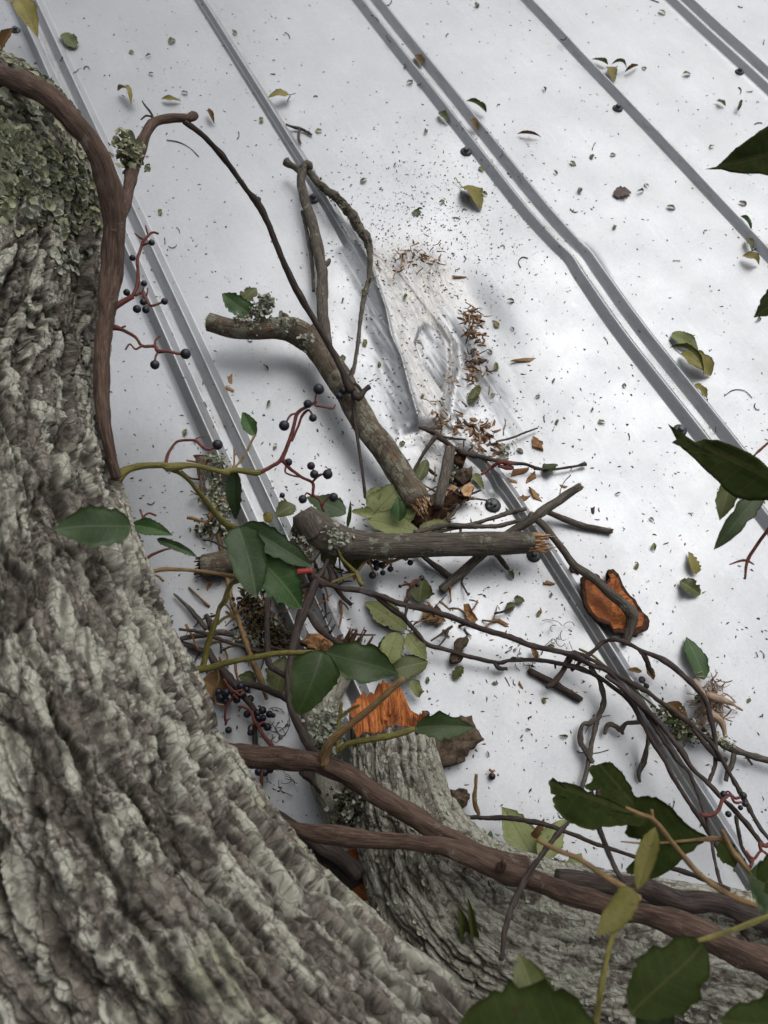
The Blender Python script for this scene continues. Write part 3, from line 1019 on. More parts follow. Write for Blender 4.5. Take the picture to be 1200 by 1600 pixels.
def berry(parent, x, y, z, rpx):
    o = bpy.data.objects.new('berry', BERRY)
    COL.objects.link(o)
    p = P(x, y, z)
    o0 = np.zeros(3)
    q = parent
    while q is not None:
        o0 = o0 + np.array(q.location)
        q = q.parent
    o.parent = parent
    o.location = p - o0
    r = px2m(p, rpx)
    o.scale = (r, r, r)
    o.rotation_euler = (random.uniform(-.6, .6), random.uniform(-.6, .6), random.uniform(0, 6))
    return o

def cluster(parent, stems, berries, mat='redstem', name='berry_stalk'):
    """stalks (lists of x y z w) in one mesh, each berry its own object under it"""
    mb = MB()
    for pts in stems:
        tube(mb, W(pts), 6, rough=0.12, knots=0.5, wig=0.0006)
    o = mb.build(name, M[mat], parent)
    for b in berries:
        berry(o, *b)
    return o

def lobes(name, mat, pts, nrm, size, parent, seed=0, tilt=0.9, rim=9):
    """crowded leafy lichen lobes, as one mass"""
    rg = np.random.default_rng(seed)
    V, Fc = [], []
    k = 0
    for p, n in zip(pts, nrm):
        n = n + rg.normal(0, tilt * 0.5, 3)
        n /= np.linalg.norm(n)
        a = np.cross(n, rg.normal(0, 1, 3))
        a /= np.linalg.norm(a)
        b = np.cross(n, a)
        r = size * (0.45 + 0.9 * rg.random())
        an = np.linspace(0, 2 * math.pi, rim, endpoint=False)
        rr = r * (0.7 + 0.5 * rg.random(rim))
        up = r * (0.25 + 0.35 * rg.random(rim))
        V.append(p[None, :] + 0 * a)
        V.append(p + np.outer(np.cos(an) * rr * 0.55, a) + np.outer(np.sin(an) * rr * 0.55, b) + np.outer(up * 0.25, n))
        V.append(p + np.outer(np.cos(an) * rr, a) + np.outer(np.sin(an) * rr, b) + np.outer(up, n))
        for j in range(rim):
            j2 = (j + 1) % rim
            Fc.append((k, k + 1 + j, k + 1 + j2))
            Fc.append((k + 1 + j, k + 1 + rim + j, k + 1 + rim + j2, k + 1 + j2))
        k += 1 + 2 * rim
    mb = MB()
    mb.add(np.vstack(V), Fc)
    o = mb.build(name, mat, parent, True)
    o['kind'] = 'stuff'
    return o

def slab(name, outline, z, thick, mats, parent=None, dish=0.0, rough=0.001, seed=0, rings=7, sub=3, label=None, cat=None, group=None, drop=0.0, jag=0.0, rim=0):
    """a curved piece of bark: outline in photograph points (round its middle), upper face mats[0], rim and lower face mats[1]"""
    rg = np.random.default_rng(seed)
    pts = np.array([P(x, y, z) for x, y in outline])
    n = len(pts)
    ext = []
    for i in range(n):
        a, b = pts[i], pts[(i + 1) % n]
        for k in range(sub):
            e = a + (b - a) * k / sub
            if k:
                e = e + rg.normal(0, 1, 3) * np.linalg.norm(b - a) * (0.05 + jag)
            ext.append(e)
    pts = np.array(ext)
    n = len(pts)
    c = pts.mean(0)
    V, uvw = [c - [0, 0, dish]], [np.zeros(3)]
    for k in range(1, rings + 1):
        f = k / rings
        q = c + (pts - c) * f
        q[:, 2] += dish * (f * f - 1) + fbm(q * 110, 3, seed) * rough
        V += list(q)
    top = np.array(V)
    bot = top - [0, 0, thick]
    bot[1 + (rings - 1) * n:] += 0
    top[:, 2] += fbm(top * 300, 2, seed + 3) * rough * 0.5
    faces, mi = [], []
    def fan(off, flip):
        for j in range(n):
            j2 = (j + 1) % n
            fs = [(off, off + 1 + j, off + 1 + j2)]
            for k in range(rings - 1):
                a = off + 1 + k * n
                fs.append((a + j, a + n + j, a + n + j2, a + j2))
            for q in fs:
                faces.append(q[::-1] if flip else q)
                mi.append(1 if flip else 0)
    area = sum(pts[i][0] * pts[(i + 1) % n][1] - pts[(i + 1) % n][0] * pts[i][1] for i in range(n))
    fan(0, area < 0)
    mi = [1 if (rim and i % rings >= rings - rim) else 0 for i in range(len(faces))]
    m0 = len(faces)
    fan(len(top), area > 0)
    mi = mi[:m0] + [1] * (len(faces) - m0)
    a = 1 + (rings - 1) * n
    for j in range(n):
        j2 = (j + 1) % n
        q = (a + j, len(top) + a + j, len(top) + a + j2, a + j2)
        faces.append(q if area > 0 else q[::-1])
        mi.append(1)
    mb = MB()
    allv = np.vstack([top, bot])
    ax = pts[n // 3] - pts[0]
    ax /= np.linalg.norm(ax)
    ay = np.cross([0, 0, 1], ax)
    tc = np.stack([allv @ ay, allv[:, 2], allv @ ax], 1)
    mb.add(allv, faces, mi, tc)
    o = mb.build(name, mats, parent)
    if parent is None:
        tag(o, label, cat, group)
    return o

def torn_leaf(label, outline, base, tip, z0, z1, pal, parent=None, dish=0.05, seed=0, name='leaf', group=None, cat='leaf', rings=8, ragged=0.10, teeth=0.0):
    """a leaf whose torn or toothed rim follows photograph points; it hangs between the heights z0 at its base and z1 at its tip (mm)"""
    rg = np.random.default_rng(seed)
    B, T = P(*base, z0), P(*tip, z1)
    t = (T - B) / np.linalg.norm(T - B)
    L_ = np.linalg.norm(T - B)
    tc = CAM_LOC - (B + T) / 2
    tc /= np.linalg.norm(tc)
    sd = np.cross(t, tc)
    sd /= np.linalg.norm(sd)
    n = np.cross(sd, t)
    pts = []
    for x, y in outline:                       # the points of the leaf's own plane behind these pixels
        d = ray(x, y)
        k = ((B - CAM_LOC) @ n) / (d @ n)
        pts.append(CAM_LOC + d * k)
    ext = []
    m = len(pts)
    for i in range(m):
        a, b = pts[i], pts[(i + 1) % m]
        for k in range(4):
            e = a + (b - a) * k / 4
            if k:
                e = e + (sd * rg.normal() + t * rg.normal()) * np.linalg.norm(b - a) * ragged * 0.5
            ext.append(e)
    pts = np.array(ext)
    m = len(pts)
    c = pts.mean(0)
    V = [c]
    for k in range(1, rings + 1):
        V += list(c + (pts - c) * k / rings)
    V = np.array(V)
    u, v = (V - B) @ t / L_, (V - B) @ sd / L_
    lift = dish * L_ * (4 * u * (1 - u)) + np.abs(v) * L_ * 0.10 + 0.012 * L_ * fbm(np.stack([u * 7, v * 7, u * 0 + seed], 1), 3, seed)
    V = V + n[None, :] * (lift - lift[0] * 0)[:, None]
    faces = []
    for j in range(m):
        j2 = (j + 1) % m
        faces.append((0, 1 + j, 1 + j2))
        for k in range(rings - 1):
            a = 1 + k * m
            faces.append((a + j, a + m + j, a + m + j2, a + j2))
    K = len(V)
    nn = np.cross(V[faces[m][1]] - V[faces[m][0]], V[faces[m][2]] - V[faces[m][0]])
    if nn @ n < 0:
        faces = [q[::-1] for q in faces]
    f2 = [tuple(i + K for i in q[::-1]) for q in faces]
    a = 1 + (rings - 1) * m
    rim = [(a + j, a + (j + 1) % m, K + a + (j + 1) % m, K + a + j) for j in range(m)]
    mb = MB()
    uv = np.stack([u, v * 2.2, u * 0], 1)
    mb.add(np.vstack([V, V - n * 0.00035]), faces + f2 + rim, [0] * len(faces) + [1] * (len(f2) + len(rim)), None, None, np.vstack([uv, uv]))
    o = mb.build(name, [M[x] for x in PALETTE[pal]], parent)
    if parent is None:
        tag(o, label, cat, group)
    return o
woodland()
# ------------------------------------------------------------------ the fallen tree
def ax(rows):
    """axis rows x y z(m) r(px) to world"""
    out = []
    for x, y, z, r in rows:
        p = at(x, y, z)
        out.append((*p, px2m(p, r)))
    return out

def extend(rows, d0, d1):
    a, b = np.array(rows[0]), np.array(rows[1])
    y, z = np.array(rows[-2]), np.array(rows[-1])
    u = a - b
    u[3] = 0
    e = z - y
    e[3] = 0
    pre = a + u / np.linalg.norm(u) * d0
    post = z + e / np.linalg.norm(e) * d1
    return [tuple(pre)] + list(rows) + [tuple(post)]

tree = empty('fallen_tree', at(650, 1500, 0.0), 'big rough-barked tree trunk fallen across the roof, one limb snapped orange', 'tree')
trunk_rows = extend(ax([(-300, 215, .36, 150), (-150, 228, .345, 166), (-34, 290, .325, 196), (-42, 430, .315, 206), (-76, 600, .305, 212), (-74, 760, .30, 236),
                        (-30, 950, .295, 252), (46, 1190, .29, 276), (166, 1435, .285, 290), (372, 1690, .28, 302), (600, 1900, .28, 312)]), 0.5, 0.25)
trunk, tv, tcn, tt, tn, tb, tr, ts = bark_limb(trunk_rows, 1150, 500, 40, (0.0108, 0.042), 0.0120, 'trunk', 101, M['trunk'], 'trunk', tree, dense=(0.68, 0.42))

limb_rows = extend(ax([(1330, 1585, .10, 152), (1180, 1560, .105, 150), (1000, 1530, .105, 146), (840, 1496, .10, 142), (712, 1425, .092, 122), (648, 1318, .082, 90)]), 0.5, 0.0)[:-1]
limb_rows = limb_rows + ax([(622, 1232, .076, 72), (613, 1168, .070, 64)])
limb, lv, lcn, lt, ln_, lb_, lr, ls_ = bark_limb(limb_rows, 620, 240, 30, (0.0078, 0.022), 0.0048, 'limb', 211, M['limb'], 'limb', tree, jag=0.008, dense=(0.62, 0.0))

# the snapped end: a tall splintered sheet of orange wood standing at the far side of the break
def snapped_end():
    c, t, n, b, r = lcn[-1], lt[-1], ln_[-1], lb_[-1], lr[-1]
    rg = np.random.default_rng(5)
    nt_, nk = 96, 15
    th = np.linspace(0, 2 * math.pi, nt_, endpoint=False)
    # n points to the viewer; the far wall (cos < 0) stands tall
    far = np.clip((-np.cos(th) + 0.55) / 1.55, 0, 1) ** 0.8
    sp = np.abs(vnoise(np.stack([np.cos(th) * 4, np.sin(th) * 4, th * 0], 1), 9)) * 0.010 + np.abs(vnoise(np.stack([np.cos(th) * 14, np.sin(th) * 14, th * 0], 1), 12)) * 0.006
    e = 0.004 + far * 0.066 + sp * (0.4 + far)
    e *= 1 - 0.45 * np.exp(-((np.sin(th) - 0.8) / 0.3) ** 2)
    V, tc = [], []
    prof = [(0.98, -0.15), (1.0, 0.0), (0.99, 0.35), (0.97, 0.7), (0.96, 1.0), (0.92, 1.02), (0.88, 0.8), (0.84, 0.5), (0.80, 0.2)]
    for a, hgt in prof:
        hh = hgt * e
        wob = 1 + 0.05 * vnoise(np.stack([np.cos(th) * 9, np.sin(th) * 9, th * 0 + a * 3], 1), 14)
        rad = r * a * wob * (1 + 0.02 * far * np.clip(hgt, 0, 1))
        V.append(c + np.outer(np.cos(th) * rad, n) + np.outer(np.sin(th) * rad, b) + hh[:, None] * t)
        tc.append(np.stack([np.cos(th) * rad, np.sin(th) * rad, hh], 1))
    for a, dpt in ((0.5, -0.004), (0.25, -0.010), (0.02, -0.012)):
        rad = r * a * (1 + 0.3 * rg.random(nt_))
        hh = dpt + rg.random(nt_) * 0.006 + np.clip(far - 0.4, 0, 1) * 0.03 * a
        V.append(c + np.outer(np.cos(th) * rad, n) + np.outer(np.sin(th) * rad, b) + hh[:, None] * t)
        tc.append(np.stack([np.cos(th) * rad, np.sin(th) * rad, hh], 1))
    mb = MB()
    q = grid_faces(len(V), nt_, True)
    mi = [1 if i // nt_ < 4 else 0 for i in range(len(q))]
    mb.add(np.vstack(V), [tuple(x) for x in q], mi, np.vstack(tc))
    # loose splinters along the rim
    for k in range(30):
        a = rg.random() * 6.283
        f = np.clip((-math.cos(a) + 0.55) / 1.55, 0, 1)
        rad = r * (0.80 + 0.18 * rg.random()) * (1 - 0.2 * f)
        o = c + n * math.cos(a) * rad + b * math.sin(a) * rad + t * (f * 0.045 * rg.random())
        d = t * (0.012 + 0.020 * rg.random()) + (n * math.cos(a) + b * math.sin(a)) * rg.normal(0, 0.003) 
        wv = (n * -math.sin(a) + b * math.cos(a)) * (0.0012 + 0.0022 * rg.random())
        rv = (n * math.cos(a) + b * math.sin(a)) * 0.0009
        mb.add([o - wv - rv, o + wv - rv, o + wv + rv, o - wv + rv, o + d], [(0, 1, 4), (1, 2, 4), (2, 3, 4), (3, 0, 4)], 0)
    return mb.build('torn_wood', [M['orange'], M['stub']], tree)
tw = snapped_end()
tw['label'] = 'bright orange splintered wood at the snapped end'

# the split in the fork between trunk and limb, with torn wood showing
mb = MB()
for pts in ([(552, 1335, 60, 26), (568, 1385, 62, 34), (610, 1428, 66, 26), (668, 1462, 70, 20), (740, 1500, 80, 20)],
            [(545, 1345, 50, 14), (560, 1395, 52, 16), (600, 1436, 58, 14), (690, 1478, 66, 14)]):
    tube(mb, W(pts), 12, rough=0.35, knots=0.5, wig=0.003)
sp = mb.build('split_wood', M['orange'], tree)
sp['label'] = 'torn orange wood in the split between trunk and limb'

# a second, shorter broken limb pressed against the stump's shaded side
mb = MB()
c_, t_, r_ = tube(mb, W([(560, 1330, 45, 60), (520, 1235, 38, 60), (505, 1160, 32, 62), (503, 1105, 30, 60), (520, 1060, 28, 58), (535, 1030, 26, 50)]), 40, rough=0.22, step=0.002)
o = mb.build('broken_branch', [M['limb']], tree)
mb = MB()
torn_end(mb, c_[-1], t_[-1], r_[-1] * 1.05, 0, spike=1.3, seed=3)
mb.build('torn_wood', M['rot'], tree)

# leafy lichen on the bend of the trunk
def scatter(v, c, cond, n, seed):
    rg = np.random.default_rng(seed)
    nl, nc = v.shape[:2]
    ii = rg.integers(0, nl, n * 14)
    jj = rg.integers(0, 500, n * 14) if nc > 500 else rg.integers(0, nc, n * 14)
    p = v[ii, jj]
    px = project(p)
    keep = cond(px, rg)
    ii, jj, p = ii[keep][:n], jj[keep][:n], p[keep][:n]
    nn = p - c[ii]
    nn /= np.linalg.norm(nn, axis=1)[:, None]
    return p, nn

def project(p):
    q = (np.asarray(p) - CAM_LOC) @ R
    return np.stack([600 + F_PX * q[:, 0] / -q[:, 2], 800 - F_PX * q[:, 1] / -q[:, 2]], 1)

def c_top(px, rg):
    d = px[:, 1] + 0.25 * np.abs(px[:, 0] - 90) 
    pr = 1 - smooth(250, 400, d)
    return (rg.random(len(px)) < pr) & (px[:, 0] > -60)
p, nn = scatter(tv, tcn, c_top, 9500, 1)
lobes('leafy_lichen', M['lichen'], p[::2], nn[::2], 0.0040, trunk, 2, 1.5, rim=8)
lobes('leafy_lichen', M['greylichen'], p[1::2], nn[1::2], 0.0034, trunk, 12, 1.5, rim=7)
def c_mid(px, rg):
    k = vnoise(np.stack([px[:, 0] / 45, px[:, 1] / 45, px[:, 0] * 0], 1), 44)
    return (k > 0.25) & (px[:, 1] > 260) & (px[:, 1] < 520) & (px[:, 0] > -20)
p, nn = scatter(tv, tcn, c_mid, 900, 3)
lobes('leafy_lichen', M['greylichen'], p, nn, 0.0040, trunk, 4, 0.6)
# a tuft beside the vine, and crusts on the limb
rg = np.random.default_rng(8)
cc = P(203, 238, 340)
pp = cc + rg.normal(0, 1, (240, 3)) * [0.006, 0.007, 0.008]
lobes('leafy_lichen', M['lichen'], pp, rg.normal(0, 1, (240, 3)), 0.0034, trunk, 6, 1.2)
def c_limb(px, rg):
    k = vnoise(np.stack([px[:, 0] / 38, px[:, 1] / 38, px[:, 0] * 0], 1), 54)
    return (k > 0.05) & (px[:, 1] > 1240)
p, nn = scatter(lv, lcn, c_limb, 800, 5)
lobes('crusty_lichen', M['greylichen'], p, nn, 0.0020, limb, 7, 0.9)

deps = bpy.context.evaluated_depsgraph_get()
def bvh_of(v, q):
    return BVHTree.FromPolygons([tuple(x) for x in v[::6, ::5].reshape(-1, 3)], [tuple(x) for x in grid_faces(v[::6, ::5].shape[0], v[::6, ::5].shape[1], True)])
BV_T = bvh_of(tv, None)
BV_L = bvh_of(lv, None)

def rest(rows, bv, lift=1.0, fallback=None):
    """world rows of a stem lying on a limb: each pixel is followed until it meets the limb's bark"""
    out = []
    for x, y, z, wd in rows:
        d = ray(x, y)
        dn = Vector(d / np.linalg.norm(d))
        h = bv.ray_cast(Vector(CAM_LOC), dn, 3.0)
        if h[0] is not None and z is None:
            p = np.array(h[0])
            r = px2m(p, wd) / 2
            nv = np.array(h[1])
            if nv @ d > 0:
                nv = -nv
            # lift along the sight line so that it still shows at this pixel
            k = max(0.35, abs(nv @ (d / np.linalg.norm(d))))
            p = p - (d / np.linalg.norm(d)) * min(r * lift / k, r * 2.4)
        else:
            p = at(x, y, (fallback if z is None else z) / 1000)
            r = px2m(p, wd) / 2
        out.append((*p, r))
    return np.array(out)

def knots_on(mb, rows, mat_i=0):
    pass

# ------------------------------------------------------------------ the creeper on the trunk
v1 = empty('creeper_vine', at(180, 640, .25), 'thick reddish brown creeper vine looping over the lichen-covered bend of the trunk', 'vine')
mb = MB()
main = rest([(-70, 100, 425, 42), (0, 112, 430, 42), (50, 118, 438, 42), (108, 160, 448, 42), (155, 224, 428, 40), (182, 287, 400, 38), (188, 330, 375, 37), (184, 400, 355, 37),
             (165, 478, 345, 35), (152, 555, 345, 30), (152, 620, 345, 28), (163, 682, 340, 24), (174, 725, 332, 20), (181, 748, 318, 20)], BV_T, 1.0, 330)
for k in range(3):
    main[1:-1, :3] = 0.25 * main[:-2, :3] + 0.5 * main[1:-1, :3] + 0.25 * main[2:, :3]
main[:, 3] *= 0.80
tube(mb, main, 26, rough=0.20, knots=0.3, step=0.002, wig=0.0008)
mb.build('main_stem', M['vine'], v1)
mb = MB()
a0 = W([(188, 345, 352, 14), (194, 325, 348, 17), (198, 310, 342, 17), (206, 268, 330, 17), (222, 222, 330, 16), (240, 192, 325, 14), (268, 185, 320, 13), (300, 184, 312, 12)])
tube(mb, a0, 12, rough=0.15, knots=0.5)
tube(mb, W([(292, 186, 314, 11), (302, 182, 312, 14), (308, 179, 312, 8)]), 10, rough=0.2)
tube(mb, W([(242, 192, 326, 4), (235, 178, 326, 4), (227, 165, 326, 3), (223, 158, 326, 2)]), 6, wig=0.001)
tube(mb, W([(237, 182, 326, 3), (228, 180, 327, 3), (220, 186, 328, 2)]), 6, wig=0.001)
mb.build('side_shoot', M['vine'], v1)
mb = MB()
tube(mb, W([(288, 190, 314, 9), (320, 214, 290, 9), (352, 250, 262, 8), (382, 292, 232, 8), (403, 318, 210, 9), (420, 352, 190, 8), (440, 402, 165, 8), (462, 450, 140, 8), (485, 490, 118, 9),
             (510, 532, 96, 9), (535, 580, 72, 10), (550, 612, 62, 11)]), 10, rough=0.15, knots=0.7)
tube(mb, W([(401, 314, 212, 14), (405, 316, 210, 12)]), 10, rough=0.2)
tube(mb, W([(551, 608, 62, 8), (553, 640, 58, 6), (558, 680, 52, 6), (566, 735, 40, 5), (571, 778, 28, 6)]), 8, rough=0.12, knots=0.6)
tube(mb, W([(550, 610, 62, 6), (545, 592, 64, 4), (550, 575, 66, 3)]), 6)
tube(mb, W([(553, 612, 62, 8), (560, 622, 64, 9), (570, 610, 66, 6), (577, 604, 66, 7)]), 8, knots=0.6)
tube(mb, W([(548, 604, 62, 5), (556, 600, 66, 5), (566, 612, 66, 5)]), 6)
mb.build('dark_tendril', M['vine_dark'], v1)
# branch at the joint
mb = MB()
tube(mb, W([(180, 750, 298, 15), (192, 738, 298, 14), (215, 729, 296, 11), (255, 727, 292, 10), (262, 730, 292, 12), (300, 727, 285, 8), (330, 733, 278, 8), (358, 740, 272, 9)]), 10, rough=0.12, knots=0.6)
tube(mb, W([(262, 730, 292, 9), (290, 745, 270, 7), (315, 775, 245, 8), (335, 800, 225, 9), (352, 818, 212, 10), (368, 824, 208, 11)]), 9, rough=0.12, knots=0.5)
tube(mb, W([(345, 738, 274, 9), (372, 735, 268, 9), (400, 739, 262, 10), (408, 736, 262, 8)]), 9, rough=0.12)
mb.build('olive_side_stem', M['greenstem'], v1)
cluster(v1, [[(408, 737, 262, 7), (425, 728, 265, 6), (440, 718, 268, 7), (452, 690, 275, 6), (458, 668, 280, 6), (466, 645, 285, 6), (482, 635, 290, 5), (495, 628, 292, 5)],
             [(455, 690, 276, 4), (465, 668, 280, 4), (472, 650, 283, 4), (482, 642, 286, 3), (489, 652, 288, 3)], [(466, 645, 285, 3), (455, 648, 286, 3), (449, 655, 287, 3), (445, 664, 286, 2)],
             [(493, 630, 292, 3), (494, 618, 296, 3), (498, 608, 298, 2)], [(492, 632, 292, 4), (508, 636, 292, 3), (520, 638, 292, 3), (524, 632, 293, 2)], [(482, 636, 290, 3), (481, 630, 292, 2)],
             [(440, 718, 268, 7), (452, 732, 262, 6), (470, 745, 254, 5), (488, 754, 248, 5), (489, 768, 244, 5), (490, 775, 242, 4), (500, 783, 238, 4), (503, 795, 234, 4), (506, 800, 230, 3)],
             [(447, 728, 264, 3), (446, 738, 262, 3), (458, 744, 258, 3), (470, 746, 254, 3)], [(488, 754, 248, 4), (497, 744, 252, 4), (505, 741, 255, 3), (512, 741, 256, 3)],
             [(497, 744, 252, 3), (491, 736, 254, 3), (486, 728, 256, 2)], [(490, 775, 242, 4), (480, 770, 244, 3), (477, 776, 244, 2)], [(503, 790, 236, 4), (512, 778, 240, 3), (520, 777, 242, 2)], [(451, 728, 264, 2), (452, 722, 266, 2)]],
        [(498, 608, 298, 9), (481, 631, 292, 7), (444, 665, 286, 8.5), (489, 653, 288, 6.5), (451, 722, 266, 6), (486, 728, 256, 6.5), (491, 741, 254, 7), (512, 741, 256, 8), (473, 780, 244, 7), (521, 777, 242, 7.5)])
cluster(v1, [[(178, 481, 318, 11), (195, 470, 318, 9), (207, 463, 318, 8)], [(207, 463, 318, 6), (214, 445, 320, 6), (216, 420, 322, 5), (215, 402, 324, 5), (221, 382, 326, 5), (226, 375, 327, 5), (238, 364, 328, 4), (247, 365, 328, 4)],
             [(226, 375, 327, 3), (217, 370, 328, 3), (211, 364, 328, 2)], [(232, 368, 328, 3), (229, 358, 329, 3), (227, 352, 329, 2)], [(219, 384, 326, 3), (230, 380, 328, 3), (237, 379, 328, 2)],
             [(211, 462, 318, 5), (222, 458, 318, 4), (228, 466, 318, 4), (234, 476, 317, 4), (240, 478, 317, 4), (257, 471, 317, 3)], [(222, 458, 318, 3), (225, 448, 320, 2)], [(229, 462, 318, 3), (231, 450, 318, 2)],
             [(224, 460, 318, 2), (224, 472, 318, 2)], [(234, 476, 317, 2), (228, 484, 317, 2)]],
        [(237, 379, 328, 5), (207, 403, 322, 5), (225, 443, 320, 5), (198, 457, 318, 5.5), (224, 472, 318, 5.5), (214, 483, 318, 6.5), (228, 484, 317, 6), (257, 471, 317, 5.5)])
cluster(v1, [[(178, 512, 312, 8), (192, 516, 312, 6), (212, 527, 312, 5), (222, 540, 311, 5), (242, 541, 310, 5), (247, 549, 310, 5), (262, 549, 310, 4), (278, 553, 309, 4), (290, 553, 309, 3)], [(247, 549, 310, 4), (243, 557, 310, 3), (242, 570, 309, 3)],
             [(222, 540, 311, 4), (212, 545, 312, 3), (203, 537, 312, 3), (196, 546, 312, 3)], [(242, 541, 310, 4), (243, 532, 311, 3), (250, 526, 311, 3)], [(184, 513, 312, 3), (195, 509, 313, 3)]],
        [(242, 570, 309, 7.5), (290, 553, 309, 8.5)])
cluster(v1, [[(259, 727, 292, 6), (262, 710, 294, 5), (272, 694, 295, 4), (282, 688, 296, 4), (305, 688, 296, 4), (315, 697, 295, 4), (326, 703, 294, 4), (338, 697, 293, 3)], [(304, 688, 296, 3), (310, 684, 296, 2), (320, 682, 296, 2)]],
        [(340, 695, 293, 8.5)])
mb = MB()
tube(mb, W([(182, 752, 298, 8), (184, 775, 300, 7), (182, 800, 330, 7), (196, 816, 375, 5), (204, 822, 388, 4)]), 8)
tube(mb, W([(206, 820, 302, 4), (192, 810, 318, 5), (182, 800, 330, 6)]), 8)
mb.build('leaf_stalk', M['tanstem'], v1)
loose_leaf('', (205, 822), (82, 828), 66, 'blue', 390, 420, camface=.8, parent=v1, name='leaf', fold=0.1, arch=0.05, wave=0.2, seed=4)
loose_leaf('', (205, 820), (270, 836), 28, 'green', 300, 296, camface=.4, parent=v1, name='leaf', fold=0.5, seed=5)
loose_leaf('', (245, 842), (308, 872), 18, 'blue', 292, 284, camface=.3, parent=v1, name='leaf', fold=0.6, seed=6)
cluster(v1, [[(222, 820, 280, 4), (224, 808, 280, 4), (232, 802, 280, 3), (243, 806, 280, 3)], [(224, 808, 280, 3), (220, 796, 281, 3)]], [])
cluster(v1, [[(224, 880, 285, 5), (235, 868, 284, 5), (258, 858, 282, 4), (269, 855, 281, 3), (269, 842, 281, 2)]], [])
# leaves hanging on the olive side stem
mb = MB()
tube(mb, W([(398, 680, 250, 4), (380, 715, 255, 4), (362, 735, 268, 5)]), 6)
tube(mb, W([(366, 700, 258, 3), (366, 720, 262, 3), (364, 738, 268, 4)]), 6)
mb.build('leaf_stalk', M['tanstem'], v1)
loose_leaf('', (399, 682), (377, 645), 24, 'green', 250, 246, camface=.3, parent=v1, name='leaf', fold=0.5, seed=7)
loose_leaf('', (366, 732), (365, 812), 27, 'blue', 268, 225, camface=.7, parent=v1, name='leaf', fold=0.5, seed=8)
# the three-part leaf at its tip
mb = MB()
tube(mb, W([(368, 824, 208, 8), (378, 830, 210, 6), (398, 842, 215, 6)]), 6)
mb.build('leaf_stalk', M['greenstem'], v1)
loose_leaf('', (372, 822), (404, 934), 66, 'blue', 232, 222, camface=.8, parent=v1, name='leaf', fold=0.22, arch=.05, wave=.15, seed=9)
loose_leaf('', (376, 823), (490, 882), 46, 'blue', 226, 206, camface=.6, parent=v1, name='leaf', fold=0.3, arch=.08, seed=10)
loose_leaf('', (400, 868), (474, 950), 58, 'green', 214, 190, camface=.6, parent=v1, name='leaf', fold=0.25, arch=.06, serr=.1, seed=11)
# ------------------------------------------------------------------ the vines across the lower limb
def stem_thing(name, label, cat, strands, mat, group=None, seg=10, **kw):
    """a stem with its side twigs, one mesh"""
    mb = MB()
    for i, pts in enumerate(strands):
        w_ = W(pts)
        w_[:, 3] *= 0.86
        tube(mb, w_, seg, **{**kw, 'rough': kw.get('rough', .1) * 1.5, 'knots': kw.get('knots', 0) * .8, 'step': max(.0016, w_[:, 3].mean() * .7)})
    return tag(mb.build(name, mat), label, cat, group)

v2 = empty('creeper_vine', at(600, 1240, .16), 'rough reddish brown vine sloping down across the snapped stump', 'vine', 'thick vines over the lower limb')
mb = MB()
tube(mb, W([(330, 1168, 120, 24), (385, 1181, 128, 27), (440, 1187, 136, 27), (487, 1190, 142, 27), (530, 1205, 150, 29), (575, 1232, 158, 30), (625, 1262, 166, 30), (672, 1292, 172, 30), (722, 1322, 178, 31),
             (775, 1348, 182, 32), (822, 1362, 184, 30)]), 26, rough=0.24, knots=0.4, step=0.002, wig=0.0009)
mb.build('main_stem', M['vine'], v2)
mb = MB()
tube(mb, W([(506, 1194, 150, 20), (507, 1180, 156, 17), (516, 1160, 168, 14), (540, 1138, 180, 12), (575, 1110, 196, 11), (605, 1083, 210, 11), (630, 1060, 220, 11)]), 10, rough=0.12)
mb.build('upright_stalk', M['tanstem'], v2)
mb = MB()
tube(mb, W([(530, 1172, 165, 8), (545, 1162, 172, 9), (575, 1156, 182, 9), (610, 1150, 190, 10), (648, 1139, 196, 9)]), 9, rough=0.1)
tube(mb, W([(528, 1175, 165, 7), (527, 1150, 160, 6), (531, 1120, 160, 6), (534, 1098, 160, 5)]), 8, rough=0.1)
tube(mb, W([(531, 1122, 160, 5), (548, 1108, 166, 5), (562, 1102, 170, 4)]), 7, rough=0.1)
mb.build('leaf_stalk', M['greenstem'], v2)
loose_leaf('', (648, 1138), (742, 1133), 44, 'dark', 197, 200, camface=.5, parent=v2, name='leaf', fold=0.35, tear=0.25, seed=21)

v3 = empty('creeper_vine', at(640, 1320, .2), 'straightest and lightest of the three vines over the limb, coming out from behind the trunk', 'vine', 'thick vines over the lower limb')
mb = MB()
r3 = W([(425, 1286, 150, 24), (470, 1297, 160, 25), (530, 1307, 172, 26), (590, 1314, 182, 27), (650, 1316, 190, 28), (700, 1324, 196, 31), (745, 1343, 200, 34), (790, 1362, 204, 36), (840, 1376, 206, 34), (900, 1398, 208, 34),
        (960, 1418, 212, 35), (1020, 1433, 218, 36), (1080, 1452, 222, 38), (1140, 1480, 226, 40), (1230, 1520, 230, 44)])
r3[:, 3] *= 0.88
tube(mb, r3, 28, rough=0.24, knots=0.35, step=0.002, wig=0.0009)
tube(mb, W([(782, 1356, 214, 16), (786, 1350, 220, 12), (787, 1344, 224, 8)]), 8)
mb.build('main_stem', M['vine'], v3)
v4 = empty('creeper_vine', at(1050, 1400, .17), 'smoother dark vine curving behind the big torn leaf at the roof edge of the limb', 'vine', 'thick vines over the lower limb')
mb = MB()
tube(mb, W([(870, 1372, 168, 26), (915, 1377, 168, 24), (960, 1382, 170, 24), (1000, 1385, 172, 27), (1030, 1398, 174, 32), (1065, 1410, 176, 30), (1110, 1411, 178, 30), (1160, 1425, 182, 34), (1230, 1450, 186, 40)]), 24, rough=0.2, knots=0.35, step=0.002)
mb.build('main_stem', M['vine_dark'], v4)
